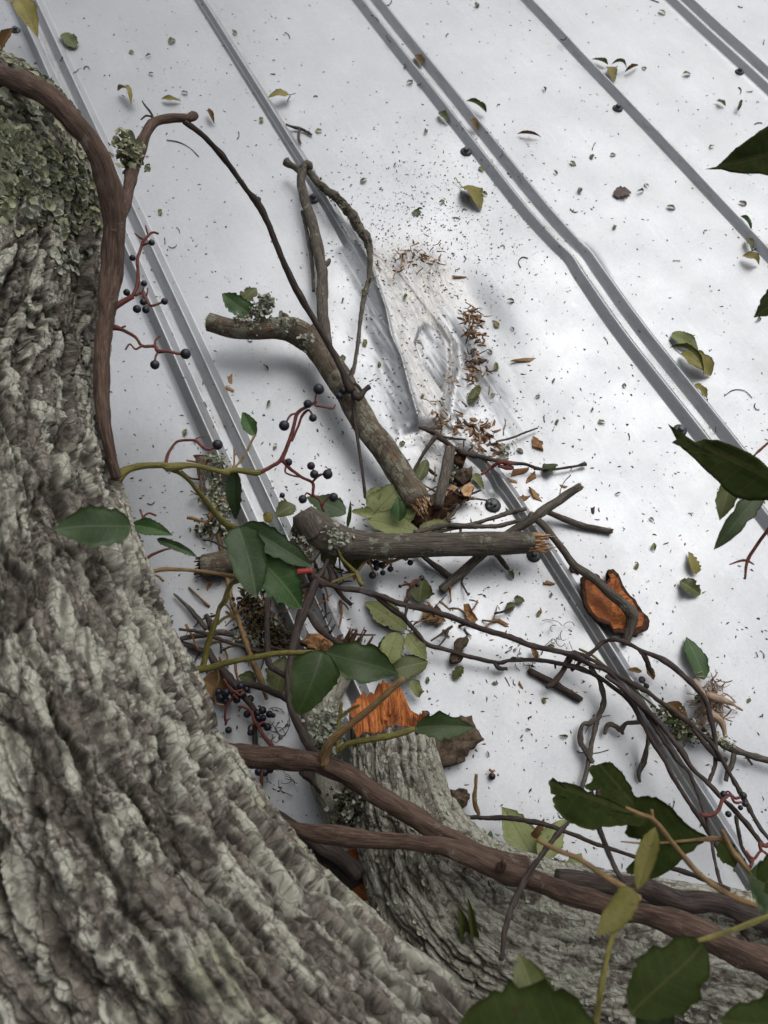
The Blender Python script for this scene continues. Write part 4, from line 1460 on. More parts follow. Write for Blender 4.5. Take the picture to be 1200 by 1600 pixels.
stem_thing('creeper_vine', 'dark vine end half hidden between trunk and stump', 'vine', [[(400, 1262, 90, 20), (440, 1280, 92, 22), (490, 1312, 96, 26), (535, 1342, 98, 30), (560, 1370, 98, 30)], [(440, 1300, 70, 30), (485, 1325, 72, 40), (530, 1350, 74, 42), (560, 1375, 74, 40)]], M['vine_dark'], seg=14, rough=0.2)

# ------------------------------------------------------------------ dead limbs and logs
dl = empty('dead_branch', P(520, 600, 10), 'grey lichen-crusted dead branch, sawn blunt at its upper end', 'branch')
mb = MB()
c, t, r = tube(mb, W([(326, 503, 46, 26), (360, 512, 45, 28), (398, 516, 44, 29), (432, 514, 43, 33), (460, 518, 42, 38), (492, 538, 42, 40), (515, 570, 42, 40), (540, 610, 42, 40), (572, 662, 42, 40), (605, 708, 40, 39), (632, 750, 38, 38), (652, 784, 36, 36)]),
               26, rough=0.16, knots=0.25, step=0.0022)
tube(mb, W([(449, 500, 50, 12), (446, 494, 54, 9), (443, 490, 58, 4)]), 8, rough=0.2)
tube(mb, W([(478, 530, 50, 16), (487, 516, 56, 12), (492, 508, 58, 8)]), 9, rough=0.3)
mb.build('main_limb', [M['deadlimb'], M['palewood']], dl)
mb = MB()
torn_end(mb, c[0], -t[0], r[0] * 0.9, 0, spike=0.3, seed=1)
mb.build('sawn_end', M['palewood'], dl)
mb = MB()
torn_end(mb, c[-1], t[-1], r[-1], 0, spike=0.8, seed=2)
mb.build('broken_end', M['palewood'], dl)
mb = MB()
tube(mb, W([(512, 548, 46, 18), (507, 510, 44, 18), (503, 470, 40, 18), (504, 432, 36, 17), (497, 390, 32, 17), (488, 350, 30, 16), (477, 315, 28, 15), (470, 285, 28, 14), (473, 265, 28, 14)]), 14, rough=0.16, knots=0.3, step=0.0022)
tube(mb, W([(506, 415, 38, 10), (513, 410, 39, 8), (515, 405, 40, 5)]), 7)
tube(mb, W([(472, 270, 28, 14), (462, 262, 27, 10), (452, 256, 26, 11), (446, 252, 26, 14)]), 10, rough=0.3)
tube(mb, W([(472, 268, 28, 14), (480, 259, 28, 15), (486, 262, 28, 8)]), 10, rough=0.3)
tube(mb, W([(490, 455, 26, 5), (487, 405, 22, 6), (480, 365, 20, 6), (472, 330, 18, 5)]), 7, rough=0.3)
mb.build('side_branch', M['greytwig'], dl)
rg = np.random.default_rng(3)
def tuft(name, mat, spots, parent, n, size, spread, seed):
    rg = np.random.default_rng(seed)
    pts = []
    for x, y, z in spots:
        c = P(x, y, z)
        pts.append(c + rg.normal(0, 1, (n, 3)) * spread)
    pts = np.vstack(pts)
    return lobes(name, mat, pts, rg.normal(0, 1, pts.shape) + [0, 0, .6], size, parent, seed, 1.2, rim=7)
tuft('lichen_tuft', M['greylichen'], [(408, 492, 58), (414, 478, 64), (402, 488, 60), (418, 470, 66)], dl, 80, 0.0030, 0.0048, 3)
tuft('lichen_tuft', M['greylichen'], [(385, 503, 56), (372, 502, 56), (440, 505, 58), (455, 505, 58), (478, 528, 60), (400, 508, 57)], dl, 26, 0.0026, 0.005, 4)
mt = empty('mossy_twig', P(530, 330, 20), 'thin dark twig shaggy with lichen, bending down over the crushed ridge', 'twig')
mb = MB()
mt_rows = [(482, 268, 24, 9), (500, 288, 24, 11), (520, 305, 22, 13), (542, 328, 20, 15), (560, 352, 20, 15), (574, 378, 22, 13), (578, 402, 26, 9), (577, 430, 30, 9), (570, 458, 36, 8), (564, 490, 42, 7), (560, 530, 46, 6), (554, 570, 50, 6), (548, 592, 54, 5)]
tube(mb, W(mt_rows), 10, rough=0.4, knots=0.5)
mb.build('stem', M['greytwig'], mt)
tuft('lichen_tuft', M['moss'], [(505, 292, 28), (520, 306, 28), (530, 316, 26), (542, 328, 26), (552, 342, 26), (560, 353, 26), (568, 368, 26), (576, 380, 26)], mt, 22, 0.0018, 0.0036, 5)
tuft('lichen_tuft', M['lichen'], [(500, 286, 28), (578, 436, 34), (569, 456, 38), (567, 462, 40), (535, 320, 30)], mt, 16, 0.0017, 0.0028, 6)

lg = empty('broken_log', P(660, 850, 12), 'bark-covered log lying level across the litter with pale splintered wood at one end', 'log')
mb = MB()
c, t, r = tube(mb, W([(470, 812, 66, 50), (492, 828, 62, 56), (520, 842, 56, 52), (555, 850, 50, 46), (600, 852, 48, 41), (650, 852, 46, 39), (700, 851, 44, 38), (760, 850, 42, 37), (815, 848, 40, 35), (832, 848, 40, 34)]), 26, rough=0.13, knots=0.15, step=0.0022)
tube(mb, W([(487, 825, 62, 46), (478, 850, 58, 46), (462, 868, 52, 44), (450, 885, 48, 36)]), 20, rough=0.2, step=0.0025)
tube(mb, W([(486, 832, 72, 40), (478, 818, 82, 38), (474, 804, 88, 34)]), 18, rough=0.12, step=0.0025)
mb.build('trunk', M['log'], lg)
mb = MB()
torn_end(mb, c[-1], t[-1], r[-1] * 0.98, 0, spike=1.3, seed=12)
o = mb.build('splintered_end', M['palewood'], lg)
tuft('lichen_tuft', M['greylichen'], [(470, 842, 76), (478, 856, 72), (466, 862, 68), (518, 832, 82), (536, 838, 78), (528, 846, 78)], lg, 34, 0.0024, 0.006, 9)

def short_log(label, rows, mat, e0, e1, seed, name='broken_stick', cat='stick', em='palewood', group=None, seg=16, spike=.5, **kw):
    root = empty(name, P(*rows[0][:3]), label, cat, group)
    mb = MB()
    c, t, r = tube(mb, W(rows), seg, seed=seed, **{**dict(rough=0.18), **kw})
    mb.build('stem', M[mat], root)
    for flag, k, sg in ((e0, 0, -1), (e1, -1, 1)):
        if flag:
            mb = MB()
            torn_end(mb, c[k], sg * t[k], r[k] * .95, 0, spike=spike, seed=seed + k)
            mb.build('broken_end', M[em], root)
    return root
short_log('short thick broken branch piece sticking out from under the dark three-part leaf', [(318, 884, 14, 34), (345, 880, 16, 36), (380, 874, 18, 38), (420, 866, 20, 38), (450, 860, 20, 36)], 'deadlimb', 1, 0, 33, em='rot')
short_log('pale grey peeled stick standing in the crumbled bark above the log', [(703, 702, 26, 16), (697, 735, 26, 17), (690, 768, 26, 17), (685, 792, 26, 16)], 'greytwig', 1, 1, 41, em='rot')
short_log('forked grey twig leaning from the end of the log past the big ridge', [(690, 922, 8, 14), (715, 900, 10, 15), (740, 878, 14, 15), (790, 838, 26, 13), (840, 805, 34, 15), (875, 780, 40, 14), (907, 760, 46, 12)], 'greytwig', 0, 1, 47, em='rot', seg=10)
short_log('thin green-grey twig slanting under the log', [(650, 858, 12, 8), (672, 878, 8, 9), (695, 895, 6, 10), (712, 905, 5, 10)], 'greytwig', 0, 0, 48, seg=8)
short_log('knobbly lichen-spotted twig curving over the orange bark slab', [(828, 803, 36, 12), (850, 822, 34, 11), (880, 860, 30, 11), (900, 885, 28, 13), (925, 902, 30, 14), (950, 925, 32, 15), (975, 945, 26, 17), (988, 962, 18, 20), (982, 985, 10, 15), (978, 1005, 6, 12)], 'greytwig', 0, 1, 49, em='rot', seg=10, knots=.4)
short_log('straight greenish twig pointing away from the log end', [(855, 800, 14, 9), (885, 812, 8, 10), (915, 823, 5, 10), (955, 830, 5, 9)], 'greytwig', 0, 1, 50, em='rot', seg=8)
short_log('dark straight stick end lying alone below the tangle', [(828, 1048, 5, 10), (855, 1062, 6, 11), (880, 1077, 6, 11), (907, 1093, 5, 10)], 'twig', 1, 1, 51, em='rot', seg=10)
short_log('thin dark stick crossing the lone stick end', [(853, 1073, 14, 7), (866, 1066, 16, 10), (885, 1040, 20, 8), (900, 1018, 22, 8)], 'twig', 0, 0, 52, seg=8)
stem_thing('dry_twig', 'two slender dark twigs lying side by side above the log', 'twig', [[(648, 832, 30, 8), (690, 822, 30, 9), (735, 822, 30, 9), (775, 822, 30, 8), (805, 815, 32, 8), (835, 808, 34, 8)],
    [(660, 838, 26, 7), (705, 826, 26, 8), (740, 818, 28, 8), (775, 808, 32, 8), (800, 800, 34, 9), (822, 795, 36, 7)], [(698, 812, 18, 5), (710, 800, 20, 6), (717, 788, 22, 5)]], M['greytwig'], seg=8, rough=.25, knots=.5)
stem_thing('dry_twig', 'long dark budded twig reaching from the scuffed dent across the crumbs', 'twig', [[(655, 667, 16, 6), (676, 675, 18, 9), (690, 686, 18, 8), (720, 706, 18, 8), (750, 714, 18, 9), (775, 720, 18, 8), (800, 724, 16, 7), (820, 725, 14, 6), (840, 732, 10, 6), (865, 733, 8, 5), (890, 730, 7, 5), (905, 727, 6, 5), (916, 725, 6, 8)],
    [(672, 670, 18, 4), (690, 669, 14, 4)], [(680, 678, 18, 5), (700, 684, 16, 4), (728, 687, 14, 4)], [(680, 682, 18, 8), (668, 700, 14, 7), (655, 720, 10, 7), (646, 740, 8, 8)], [(660, 722, 12, 4), (672, 735, 10, 5), (682, 744, 8, 4)]], M['twig'], seg=8, rough=.2, knots=.5)
stem_thing('dry_twig', 'short red-brown twig forking beside the lower ridge stub', 'twig', [[(752, 742, 20, 5), (768, 730, 22, 6), (782, 722, 22, 7), (800, 724, 20, 8)], [(780, 728, 20, 7), (795, 731, 18, 9), (802, 731, 16, 7)]], M['redstem'], seg=8, rough=.2)
stem_thing('dry_twig', 'straight thin straw twig pointing up from the crumb heap', 'twig', [[(775, 690, 8, 4), (800, 684, 8, 4), (820, 676, 8, 4), (840, 669, 6, 3)]], M['greytwig'], seg=6)
stem_thing('dry_twig', 'small forked scrap of twig beside the upper middle ridge', 'twig', [[(447, 194, 6, 4), (460, 199, 5, 5), (475, 203, 4, 5), (487, 211, 3, 4)], [(468, 201, 4, 4), (466, 212, 4, 4), (470, 224, 3, 3)]], M['greytwig'], seg=6, rough=.3)

# ------------------------------------------------------------------ bark slabs and lumps
slab('bark_slab', [(908, 902), (924, 893), (936, 900), (945, 912), (952, 905), (950, 890), (960, 889), (970, 902), (985, 930), (1000, 950), (1016, 970), (1012, 984), (996, 994), (970, 988), (945, 975), (925, 962), (912, 940)],
     12, 0.006, [M['orange'], M['rot']], dish=0.006, rough=0.002, seed=4, label='curved slab of bark lying inside up, bright orange within and dark at the rim', cat='bark', group=None, jag=0.03, rim=1)
slab('bark_slab', [(668, 1150), (690, 1135), (715, 1122), (738, 1117), (745, 1138), (757, 1155), (735, 1170), (728, 1188), (705, 1196), (680, 1198), (668, 1180)], 20, 0.008, [M['barkpiece'], M['rot']], dish=-0.006, rough=0.005, seed=5,
     label='broad grey-brown bark slab lying under the green leaf beside the stump', cat='bark', jag=0.05)
slab('bark_slab', [(688, 1240), (712, 1234), (730, 1234), (735, 1248), (730, 1258), (708, 1262), (690, 1262)], 14, 0.008, [M['barkpiece'], M['rot']], dish=-0.004, rough=0.005, seed=6, label='small crumbly bark block beside the narrow green leaf under the stump', cat='bark', jag=0.05)
slab('bark_slab', [(714, 998), (730, 993), (733, 1000), (726, 1010), (722, 1032), (706, 1036), (703, 1026), (710, 1012)], 14, 0.005, [M['barkpiece'], M['rot']], dish=-0.003, rough=0.003, seed=7, label='rough brown bark scrap hooked on the thin vine', cat='bark', jag=0.05)
slab('bark_slab', [(468, 1000), (480, 990), (505, 992), (520, 1003), (524, 1018), (505, 1020), (480, 1012)], 50, 0.010, [M['chip'], M['rot']], dish=-0.008, rough=0.006, seed=8, label='crumpled reddish brown bark lump above the dark green leaf', cat='bark', jag=0.05)
slab('bark_slab', [(724, 945), (732, 944), (740, 958), (747, 968), (740, 974), (730, 966)], 10, 0.003, [M['chip'], M['rot']], dish=0.003, rough=0.003, seed=9, label='rusty brown bark flake resting on the tangled vine', cat='bark')
slab('bark_slab', [(704, 712), (718, 706), (729, 714), (724, 728), (710, 724)], 10, 0.008, [M['rot'], M['rot']], dish=-0.005, rough=0.005, seed=10, label='dark crumbly lump beside the top of the peeled stick', cat='bark')
slab('bark_slab', [(710, 740), (725, 732), (737, 732), (738, 745), (728, 753), (714, 752)], 12, 0.010, [M['barkpiece'], M['rot']], dish=-0.006, rough=0.006, seed=11, label='brown bark lump between the peeled stick and the slim leaf', cat='bark')
slab('wood_block', [(720, 763), (734, 754), (742, 760), (734, 776), (724, 775)], 24, 0.012, [M['palewood'], M['rot']], dish=-0.001, rough=0.002, seed=12, label='small split wood block with a pale orange face', cat='wood')
slab('wood_block', [(694, 768), (708, 758), (716, 762), (706, 770), (697, 775)], 24, 0.008, [M['palewood'], M['rot']], dish=0.002, rough=0.002, seed=13, label='curled pale wood splinter beside the orange-faced block', cat='wood')
slab('rotten_wood', [(642, 806), (660, 796), (690, 780), (705, 765), (718, 770), (724, 782), (705, 792), (690, 806), (670, 818), (648, 822)], 14, 0.012, [M['rot'], M['rot']], dish=-0.007, rough=0.008, seed=14, label='dark red-brown rotten wood heap at the foot of the dead branch', cat='wood', jag=.06, rings=9)
slab('bark_slab', [(672, 775), (680, 770), (686, 780), (680, 790), (673, 788)], 26, 0.004, [M['barkpiece'], M['rot']], dish=.002, seed=15, label='thin curled bark flake beside the foot of the peeled stick', cat='bark')
slab('bark_slab', [(305, 715), (316, 711), (322, 720), (318, 740), (316, 770), (310, 772), (308, 740)], 24, 0.005, [M['barkpiece'], M['chip']], dish=-.003, rough=.003, seed=16, label='upright bark strip under the olive vine stem', cat='bark')

# ------------------------------------------------------------------ clumps of lichen and moss
def clump(label, spots, mats, n, size, spread, seed, name='lichen_clump', cat='lichen'):
    root = empty(name, P(*spots[0][:2], 0), label, cat)
    for k, m in enumerate(mats):
        tuft('lichen_lobes', M[m], spots, root, n // len(mats), size, spread, seed + k)
    return root
clump('pale grey lichen clump stuck to the bark strip under the olive stem', [(330, 722, 12), (342, 716, 12), (345, 730, 10), (335, 762, 10), (345, 778, 10), (340, 790, 8), (352, 795, 8), (325, 780, 8)], ['greylichen', 'lichen'], 40, .0028, .006, 71)
clump('dark-bellied lichen clump lying left of the three-part leaf', [(315, 826, 6), (330, 825, 8), (345, 824, 10), (358, 828, 12), (368, 835, 12), (376, 842, 10)], ['greylichen', 'moss'], 44, .0028, .0055, 75)
clump('dark matted moss and bark nest below the three-part leaf', [(385, 945, 14), (400, 960, 14), (415, 970, 14), (430, 985, 12), (410, 990, 12), (395, 975, 12), (440, 1000, 8), (425, 1002, 8), (398, 935, 14)], ['moss', 'rot', 'moss'], 120, .0024, .008, 78, 'moss_clump', 'moss')
clump('pale lichen crust on the crossing grey sticks near the trunk', [(372, 995, 12), (382, 1000, 12), (392, 1002, 12), (402, 1005, 12), (395, 1010, 10)], ['greylichen'], 30, .0024, .0045, 82)
clump('shaggy green-grey lichen on the roots at the lower ridge', [(1035, 1112, 18), (1045, 1116, 18), (1058, 1130, 16), (1068, 1135, 16), (1075, 1140, 16), (1090, 1150, 14), (1085, 1146, 14), (1060, 1142, 14)], ['lichen', 'moss'], 50, .0023, .005, 84)
clump('yellow-green lichen scrap beside the peeled stick', [(700, 738, 12), (706, 733, 12), (704, 745, 10)], ['lichen'], 26, .0020, .0042, 88)
clump('grey-green lichen scrap touching the washer of a screw', [(764, 786, 4)], ['greylichen'], 20, .0018, .003, 90)
clump('grey lichen scrap at the end of the crumb heap', [(792, 704, 6), (786, 702, 6)], ['greylichen'], 22, .0020, .0035, 91)
clump('grey lichen patch beside the moss under the big leaf', [(515, 1120, 70), (505, 1135, 66), (520, 1140, 66), (500, 1150, 64), (512, 1158, 64)], ['greylichen'], 60, .0030, .007, 93)
clump('dark mossy lichen hanging on the shaded side of the stump', [(540, 1240, 76), (548, 1260, 76), (552, 1275, 80), (535, 1275, 60), (560, 1268, 90)], ['moss', 'greylichen'], 60, .0026, .006, 95)

# ------------------------------------------------------------------ straw-like root fibres
mb = MB()
rg = np.random.default_rng(31)
for k in range(85):
    x, y = rg.normal(1110, 9), rg.normal(1092, 16)
    a = rg.normal(1.3, 1.0)
    ln = rg.uniform(14, 40)
    pts = []
    for j in range(4):
        pts.append((x, y, max(2, rg.normal(9, 5)), rg.uniform(1.0, 2.4)))
        a += rg.normal(0, 0.55)
        x, y = x + math.cos(a) * ln / 3, y + math.sin(a) * ln / 3
    tube(mb, W(pts), 5, rough=0, step=.004)
for pts in ([(1085, 1062, 14, 8), (1095, 1080, 18, 9), (1103, 1100, 22, 8), (1100, 1130, 16, 5), (1096, 1145, 10, 3)], [(1105, 1085, 22, 10), (1125, 1092, 18, 12), (1142, 1099, 14, 6), (1160, 1110, 6, 2)], [(1100, 1110, 20, 10), (1116, 1118, 18, 9), (1128, 1130, 14, 7), (1134, 1152, 10, 6)]):
    tube(mb, W(pts), 7, rough=.35, knots=.4)
o = mb.build('root_fibres', M['straw'])
tag(o, 'tuft of frayed straw-coloured root fibres below the upright green leaf', 'roots')
def hairs(label, spots, mat, n, seed, z=3, ln=(10, 40)):
    rg = np.random.default_rng(seed)
    mb = MB()
    for k in range(n):
        x, y = spots[k % len(spots)]
        x, y = x + rg.normal(0, 6), y + rg.normal(0, 6)
        a = rg.uniform(0, 6.28)
        L_ = rg.uniform(*ln)
        pts = []
        da = rg.normal(0, .7)
        for j in range(5):
            pts.append((x, y, max(1, rg.normal(z, z * .5)), 1.1))
            a += da + rg.normal(0, .3)
            x, y = x + math.cos(a) * L_ / 4, y + math.sin(a) * L_ / 4
        tube(mb, W(pts), 4, rough=0, step=.004)
    o = mb.build('root_hairs', M[mat])
    return tag(o, label, 'roots')
hairs('hair-thin curly roots beside the lower berry heap', [(432, 1130), (440, 1150), (428, 1165)], 'greytwig', 14, 3)
hairs('hair-thin dark rootlets sprouting under the reddish vine end', [(420, 1205), (440, 1212), (410, 1200)], 'twig', 18, 4, 10)
hairs('fine wiry rootlets standing up from the tangle beside the ridge', [(868, 995), (878, 1000), (886, 985)], 'greytwig', 9, 5, 8)
hairs('dark curly tendrils lying under the thin vine', [(820, 1035), (812, 1030), (830, 1040), (800, 1008), (812, 1008)], 'twig', 22, 6, 2, (6, 16))

# the mess of twiglets and shreds caught round the log, too tangled to count
def twiglets(label, mats, zones, n, seed, wlo=2.5, whi=5.5, llo=14, lhi=46):
    rg = np.random.default_rng(seed)
    mbs = [MB() for _ in mats]
    for k in range(n):
        cx, cy, sx, sy = zones[k % len(zones)]
        x, y = rg.normal(cx, sx), rg.normal(cy, sy)
        a = rg.uniform(0, 6.28)
        L_ = rg.uniform(llo, lhi)
        wd = rg.uniform(wlo, whi)
        z = rg.uniform(2, 16)
        pts = []
        for j in range(3):
            pts.append((x, y, max(1.5, z + rg.normal(0, 4)), wd * (1 - .22 * j)))
            a += rg.normal(0, .35)
            x, y = x + math.cos(a) * L_ / 2, y + math.sin(a) * L_ / 2
        tube(mbs[k % len(mats)], W(pts), 5, rough=.3, step=.003)
    for m_, mb in zip(mats, mbs):
        tag(mb.build('twig_litter', M[m_]), label, 'litter', None, 'stuff')
twiglets('tangled twiglets and shreds of bark caught under and beside the log', ['twig', 'greytwig', 'chip', 'tanstem'], [(385, 960, 50, 40), (470, 900, 40, 30), (350, 1010, 40, 25), (530, 900, 40, 22), (690, 770, 30, 35), (650, 815, 40, 14), (330, 770, 14, 40), (500, 1010, 30, 20), (700, 960, 40, 22)], 190, 5)
twiglets('fine shreds of bark among the crumbs on the broken ridge', ['chip', 'barkpiece', 'palewood'], [(748, 683, 24, 16), (738, 500, 8, 14), (740, 570, 8, 26), (655, 400, 26, 14), (690, 650, 14, 16)], 130, 6, 1.6, 3.6, 6, 18)
# ------------------------------------------------------------------ the thin tangled vines
stem_thing('thin_vine', 'longest dark thin vine, running from the red stalk past the hooked bark scrap', 'vine', [
    [(462, 917, 60, 8), (510, 914, 62, 9), (547, 920, 60, 10), (580, 926, 58, 10), (627, 943, 52, 10), (667, 952, 46, 11), (700, 963, 42, 11), (753, 983, 36, 10), (800, 997, 34, 12), (830, 1008, 34, 11), (867, 1017, 36, 10), (897, 1024, 38, 10), (923, 1038, 40, 9),
     (950, 1050, 42, 9), (973, 1077, 42, 9), (993, 1107, 42, 9), (1015, 1150, 44, 8), (1043, 1197, 48, 8), (1068, 1238, 52, 8), (1089, 1271, 58, 8), (1110, 1307, 66, 7), (1128, 1335, 74, 7)],
    [(560, 922, 60, 8), (590, 934, 52, 8), (613, 953, 44, 8), (633, 970, 36, 8), (670, 1007, 24, 8), (700, 1017, 20, 8), (727, 1023, 18, 8), (776, 1035, 16, 8), (800, 1032, 16, 7), (840, 1031, 18, 8), (870, 1036, 22, 8), (900, 1042, 26, 8), (933, 1057, 30, 8), (957, 1073, 32, 8), (980, 1093, 34, 8),
     (1000, 1120, 36, 8), (1018, 1148, 38, 7), (1040, 1185, 44, 7)],
    [(770, 1033, 16, 5), (780, 1043, 12, 9), (792, 1043, 8, 5)], [(866, 1034, 20, 4), (868, 1044, 16, 3)], [(795, 1034, 16, 4), (800, 1028, 18, 4), (806, 1027, 18, 3)], [(632, 943, 52, 6), (640, 935, 56, 4), (637, 925, 58, 4), (648, 912, 60, 4), (658, 903, 60, 3)], [(637, 945, 52, 6), (634, 960, 50, 5), (637, 970, 48, 4)]],
    M['vine_dark'], 'thin vines in the tangle', seg=9, rough=.16, knots=.6, wig=.001)
stem_thing('thin_vine', 'thin vine arching over the ridge into the straw-coloured root tuft', 'vine', [[(893, 1048, 20, 6), (912, 1030, 30, 7), (930, 1014, 36, 7), (943, 1003, 38, 7), (967, 1000, 38, 8), (1000, 1015, 36, 8), (1033, 1030, 34, 9), (1053, 1043, 34, 9), (1080, 1067, 32, 9), (1100, 1090, 32, 9),
    (1110, 1120, 30, 9), (1117, 1153, 30, 8), (1118, 1180, 32, 7), (1116, 1199, 34, 7), (1107, 1224, 44, 6)], [(998, 1015, 36, 6), (1008, 1027, 30, 9), (1014, 1042, 22, 9), (1018, 1052, 18, 6)]], M['vine_dark'], 'thin vines in the tangle', seg=9, rough=.16, knots=.7)
stem_thing('thin_vine', 'rough thin vine passing over the lichen and on past the lower right berries', 'vine', [[(880, 1040, 26, 7), (897, 1020, 32, 8), (930, 1034, 40, 7), (960, 1053, 40, 8), (987, 1067, 38, 8), (1013, 1083, 36, 8), (1047, 1107, 36, 8), (1093, 1143, 38, 8), (1118, 1170, 40, 7), (1137, 1202, 44, 7), (1164, 1250, 54, 7), (1185, 1289, 62, 7), (1212, 1325, 70, 7)],
    [(1080, 1135, 38, 6), (1100, 1160, 38, 9), (1122, 1184, 36, 10), (1134, 1187, 32, 9)]], M['vine_dark'], 'thin vines in the tangle', seg=9, rough=.2, knots=.7)
stem_thing('thin_vine', 'pair of twisted thin vines hugging the dark face of the lower ridge', 'vine', [[(947, 1056, 46, 8), (975, 1078, 50, 8), (1005, 1105, 52, 9), (1033, 1133, 52, 9), (1063, 1172, 54, 9), (1083, 1202, 58, 8), (1107, 1224, 62, 9), (1128, 1247, 66, 8), (1158, 1277, 72, 8), (1190, 1318, 78, 8)],
    [(960, 1062, 40, 7), (990, 1090, 44, 8), (1012, 1118, 46, 8), (1040, 1160, 48, 7), (1062, 1192, 52, 7), (1077, 1207, 58, 7), (1095, 1253, 70, 6), (1110, 1304, 84, 6), (1116, 1340, 100, 6), (1128, 1388, 130, 6), (1146, 1436, 160, 7), (1170, 1468, 180, 7), (1200, 1510, 200, 7)]],
    M['vine_dark'], 'thin vines in the tangle', seg=9, rough=.18, knots=.6)
stem_thing('thin_vine', 'greenish wiry vine crossing the ridge just under the orange slab', 'vine', [[(905, 1014, 26, 4), (925, 1024, 34, 5), (945, 1040, 38, 4), (970, 1060, 36, 4), (1000, 1085, 30, 4), (1025, 1105, 24, 4)]], M['greenstem'], 'thin vines in the tangle', seg=6, rough=.15)
stem_thing('grey_twig', 'crooked grey twig hanging from the tangle and splitting into two claws', 'twig', [[(922, 1042, 36, 8), (937, 1065, 26, 8), (943, 1097, 16, 10), (934, 1122, 12, 9), (927, 1150, 10, 9), (923, 1172, 10, 9), (917, 1205, 10, 9), (908, 1235, 10, 8)],
    [(935, 1122, 12, 7), (922, 1130, 12, 9), (910, 1133, 12, 8), (907, 1157, 10, 9), (916, 1175, 12, 8), (926, 1192, 14, 7)]], M['greytwig'], seg=9, rough=.2, knots=.7)
stem_thing('grey_twig', 'short knuckled grey twig poking left out of the tangle', 'twig', [[(944, 1147, 8, 6), (950, 1133, 10, 8), (962, 1134, 12, 8), (970, 1140, 14, 9), (980, 1130, 18, 8), (1000, 1128, 24, 8)], [(970, 1138, 14, 6), (973, 1146, 8, 6)]], M['greytwig'], seg=8, rough=.2, knots=.7)
stem_thing('grey_twig', 'pale grey twig hanging down towards the big torn leaf', 'twig', [[(1013, 1140, 24, 6), (1012, 1162, 18, 8), (1006, 1188, 10, 9), (998, 1208, 6, 8), (1000, 1222, 4, 6)], [(1006, 1186, 10, 5), (1010, 1192, 6, 4)]], M['greytwig'], seg=8, rough=.2, knots=.6)
b = stem_thing('grey_twig', 'stout lichen-flecked twig leaving the frame beyond the root tuft', 'twig', [[(1088, 1150, 14, 10), (1110, 1155, 14, 13), (1132, 1162, 14, 16), (1150, 1172, 14, 13), (1175, 1181, 14, 12), (1240, 1198, 16, 12)], [(1148, 1170, 14, 9), (1145, 1190, 12, 9), (1138, 1205, 10, 8), (1134, 1220, 8, 8)], [(1165, 1180, 12, 4), (1175, 1195, 8, 4)]], M['greytwig'], seg=10, rough=.25, knots=.6)
tuft('lichen_tuft', M['lichen'], [(1128, 1158, 20), (1138, 1164, 20), (1120, 1154, 20)], b, 24, .0018, .003, 44)
stem_thing('grey_twig', 'thin grey twig hanging below the lower right berries', 'twig', [[(1150, 1275, 50, 7), (1154, 1300, 44, 7), (1160, 1325, 40, 6), (1175, 1350, 36, 5)]], M['greytwig'], seg=7, rough=.2, knots=.6)

vl = empty('thin_vine', P(470, 1000, 40), 'dark vine dropping from the red stalk to the reddish vine beside the dark leaf', 'vine', 'thin vines in the tangle')
mb = MB()
tube(mb, W([(495, 905, 74, 13), (485, 930, 74, 12), (474, 955, 74, 13), (463, 987, 76, 14), (456, 1020, 80, 13), (450, 1060, 88, 12), (453, 1097, 98, 13), (466, 1133, 110, 14), (485, 1168, 124, 14), (505, 1190, 136, 15)]), 10, rough=.16, knots=.6)
tube(mb, W([(473, 945, 76, 9), (485, 962, 74, 9), (498, 982, 70, 9), (525, 1002, 64, 9), (547, 1014, 58, 8)]), 8, rough=.16, knots=.5)
tube(mb, W([(418, 935, 50, 8), (417, 975, 50, 8), (418, 1005, 52, 8), (421, 1038, 58, 9), (436, 1050, 66, 9), (449, 1058, 84, 9)]), 8, rough=.16, knots=.5)
tube(mb, W([(506, 914, 70, 11), (492, 905, 74, 15), (486, 898, 76, 13), (492, 890, 76, 8)]), 9, rough=.3, knots=.6)
tube(mb, W([(510, 880, 50, 9), (517, 893, 52, 9), (522, 912, 54, 8), (535, 932, 44, 7), (549, 945, 36, 6)]), 8, rough=.2, knots=.5)
tube(mb, W([(495, 903, 74, 9), (505, 890, 70, 7), (512, 875, 66, 6)]), 8, rough=.3)
mb.build('stem', M['vine_dark'], vl)
stem('red_stalk', [(424, 897, 92, 7), (445, 896, 90, 9), (470, 893, 86, 9), (487, 892, 82, 8)], M['brightred'], vl)
stem_thing('thin_vine', 'thick dark vine end behind the lowest berry heap, forking at a knot', 'vine', [[(325, 1015, 30, 10), (333, 1031, 30, 13), (348, 1048, 30, 14), (364, 1066, 28, 15), (382, 1090, 24, 12), (399, 1112, 18, 11), (398, 1140, 12, 10), (399, 1168, 12, 8)],
    [(366, 1066, 28, 9), (385, 1069, 28, 9), (403, 1072, 30, 11), (428, 1082, 40, 11), (446, 1092, 60, 10), (456, 1099, 90, 9)]], M['vine_dark'], 'thin vines in the tangle', seg=10, rough=.18, knots=.5)
stem_thing('thin_vine', 'green wiry vine between the leaf stalk under the log and the dark thin vine', 'vine', [[(527, 857, 64, 5), (534, 872, 60, 6), (545, 884, 56, 6), (556, 895, 54, 8), (562, 908, 56, 9), (566, 914, 58, 10)], [(518, 910, 58, 5), (535, 904, 56, 5), (554, 897, 54, 5)]], M['greenstem'], 'thin vines in the tangle', seg=8, rough=.15)

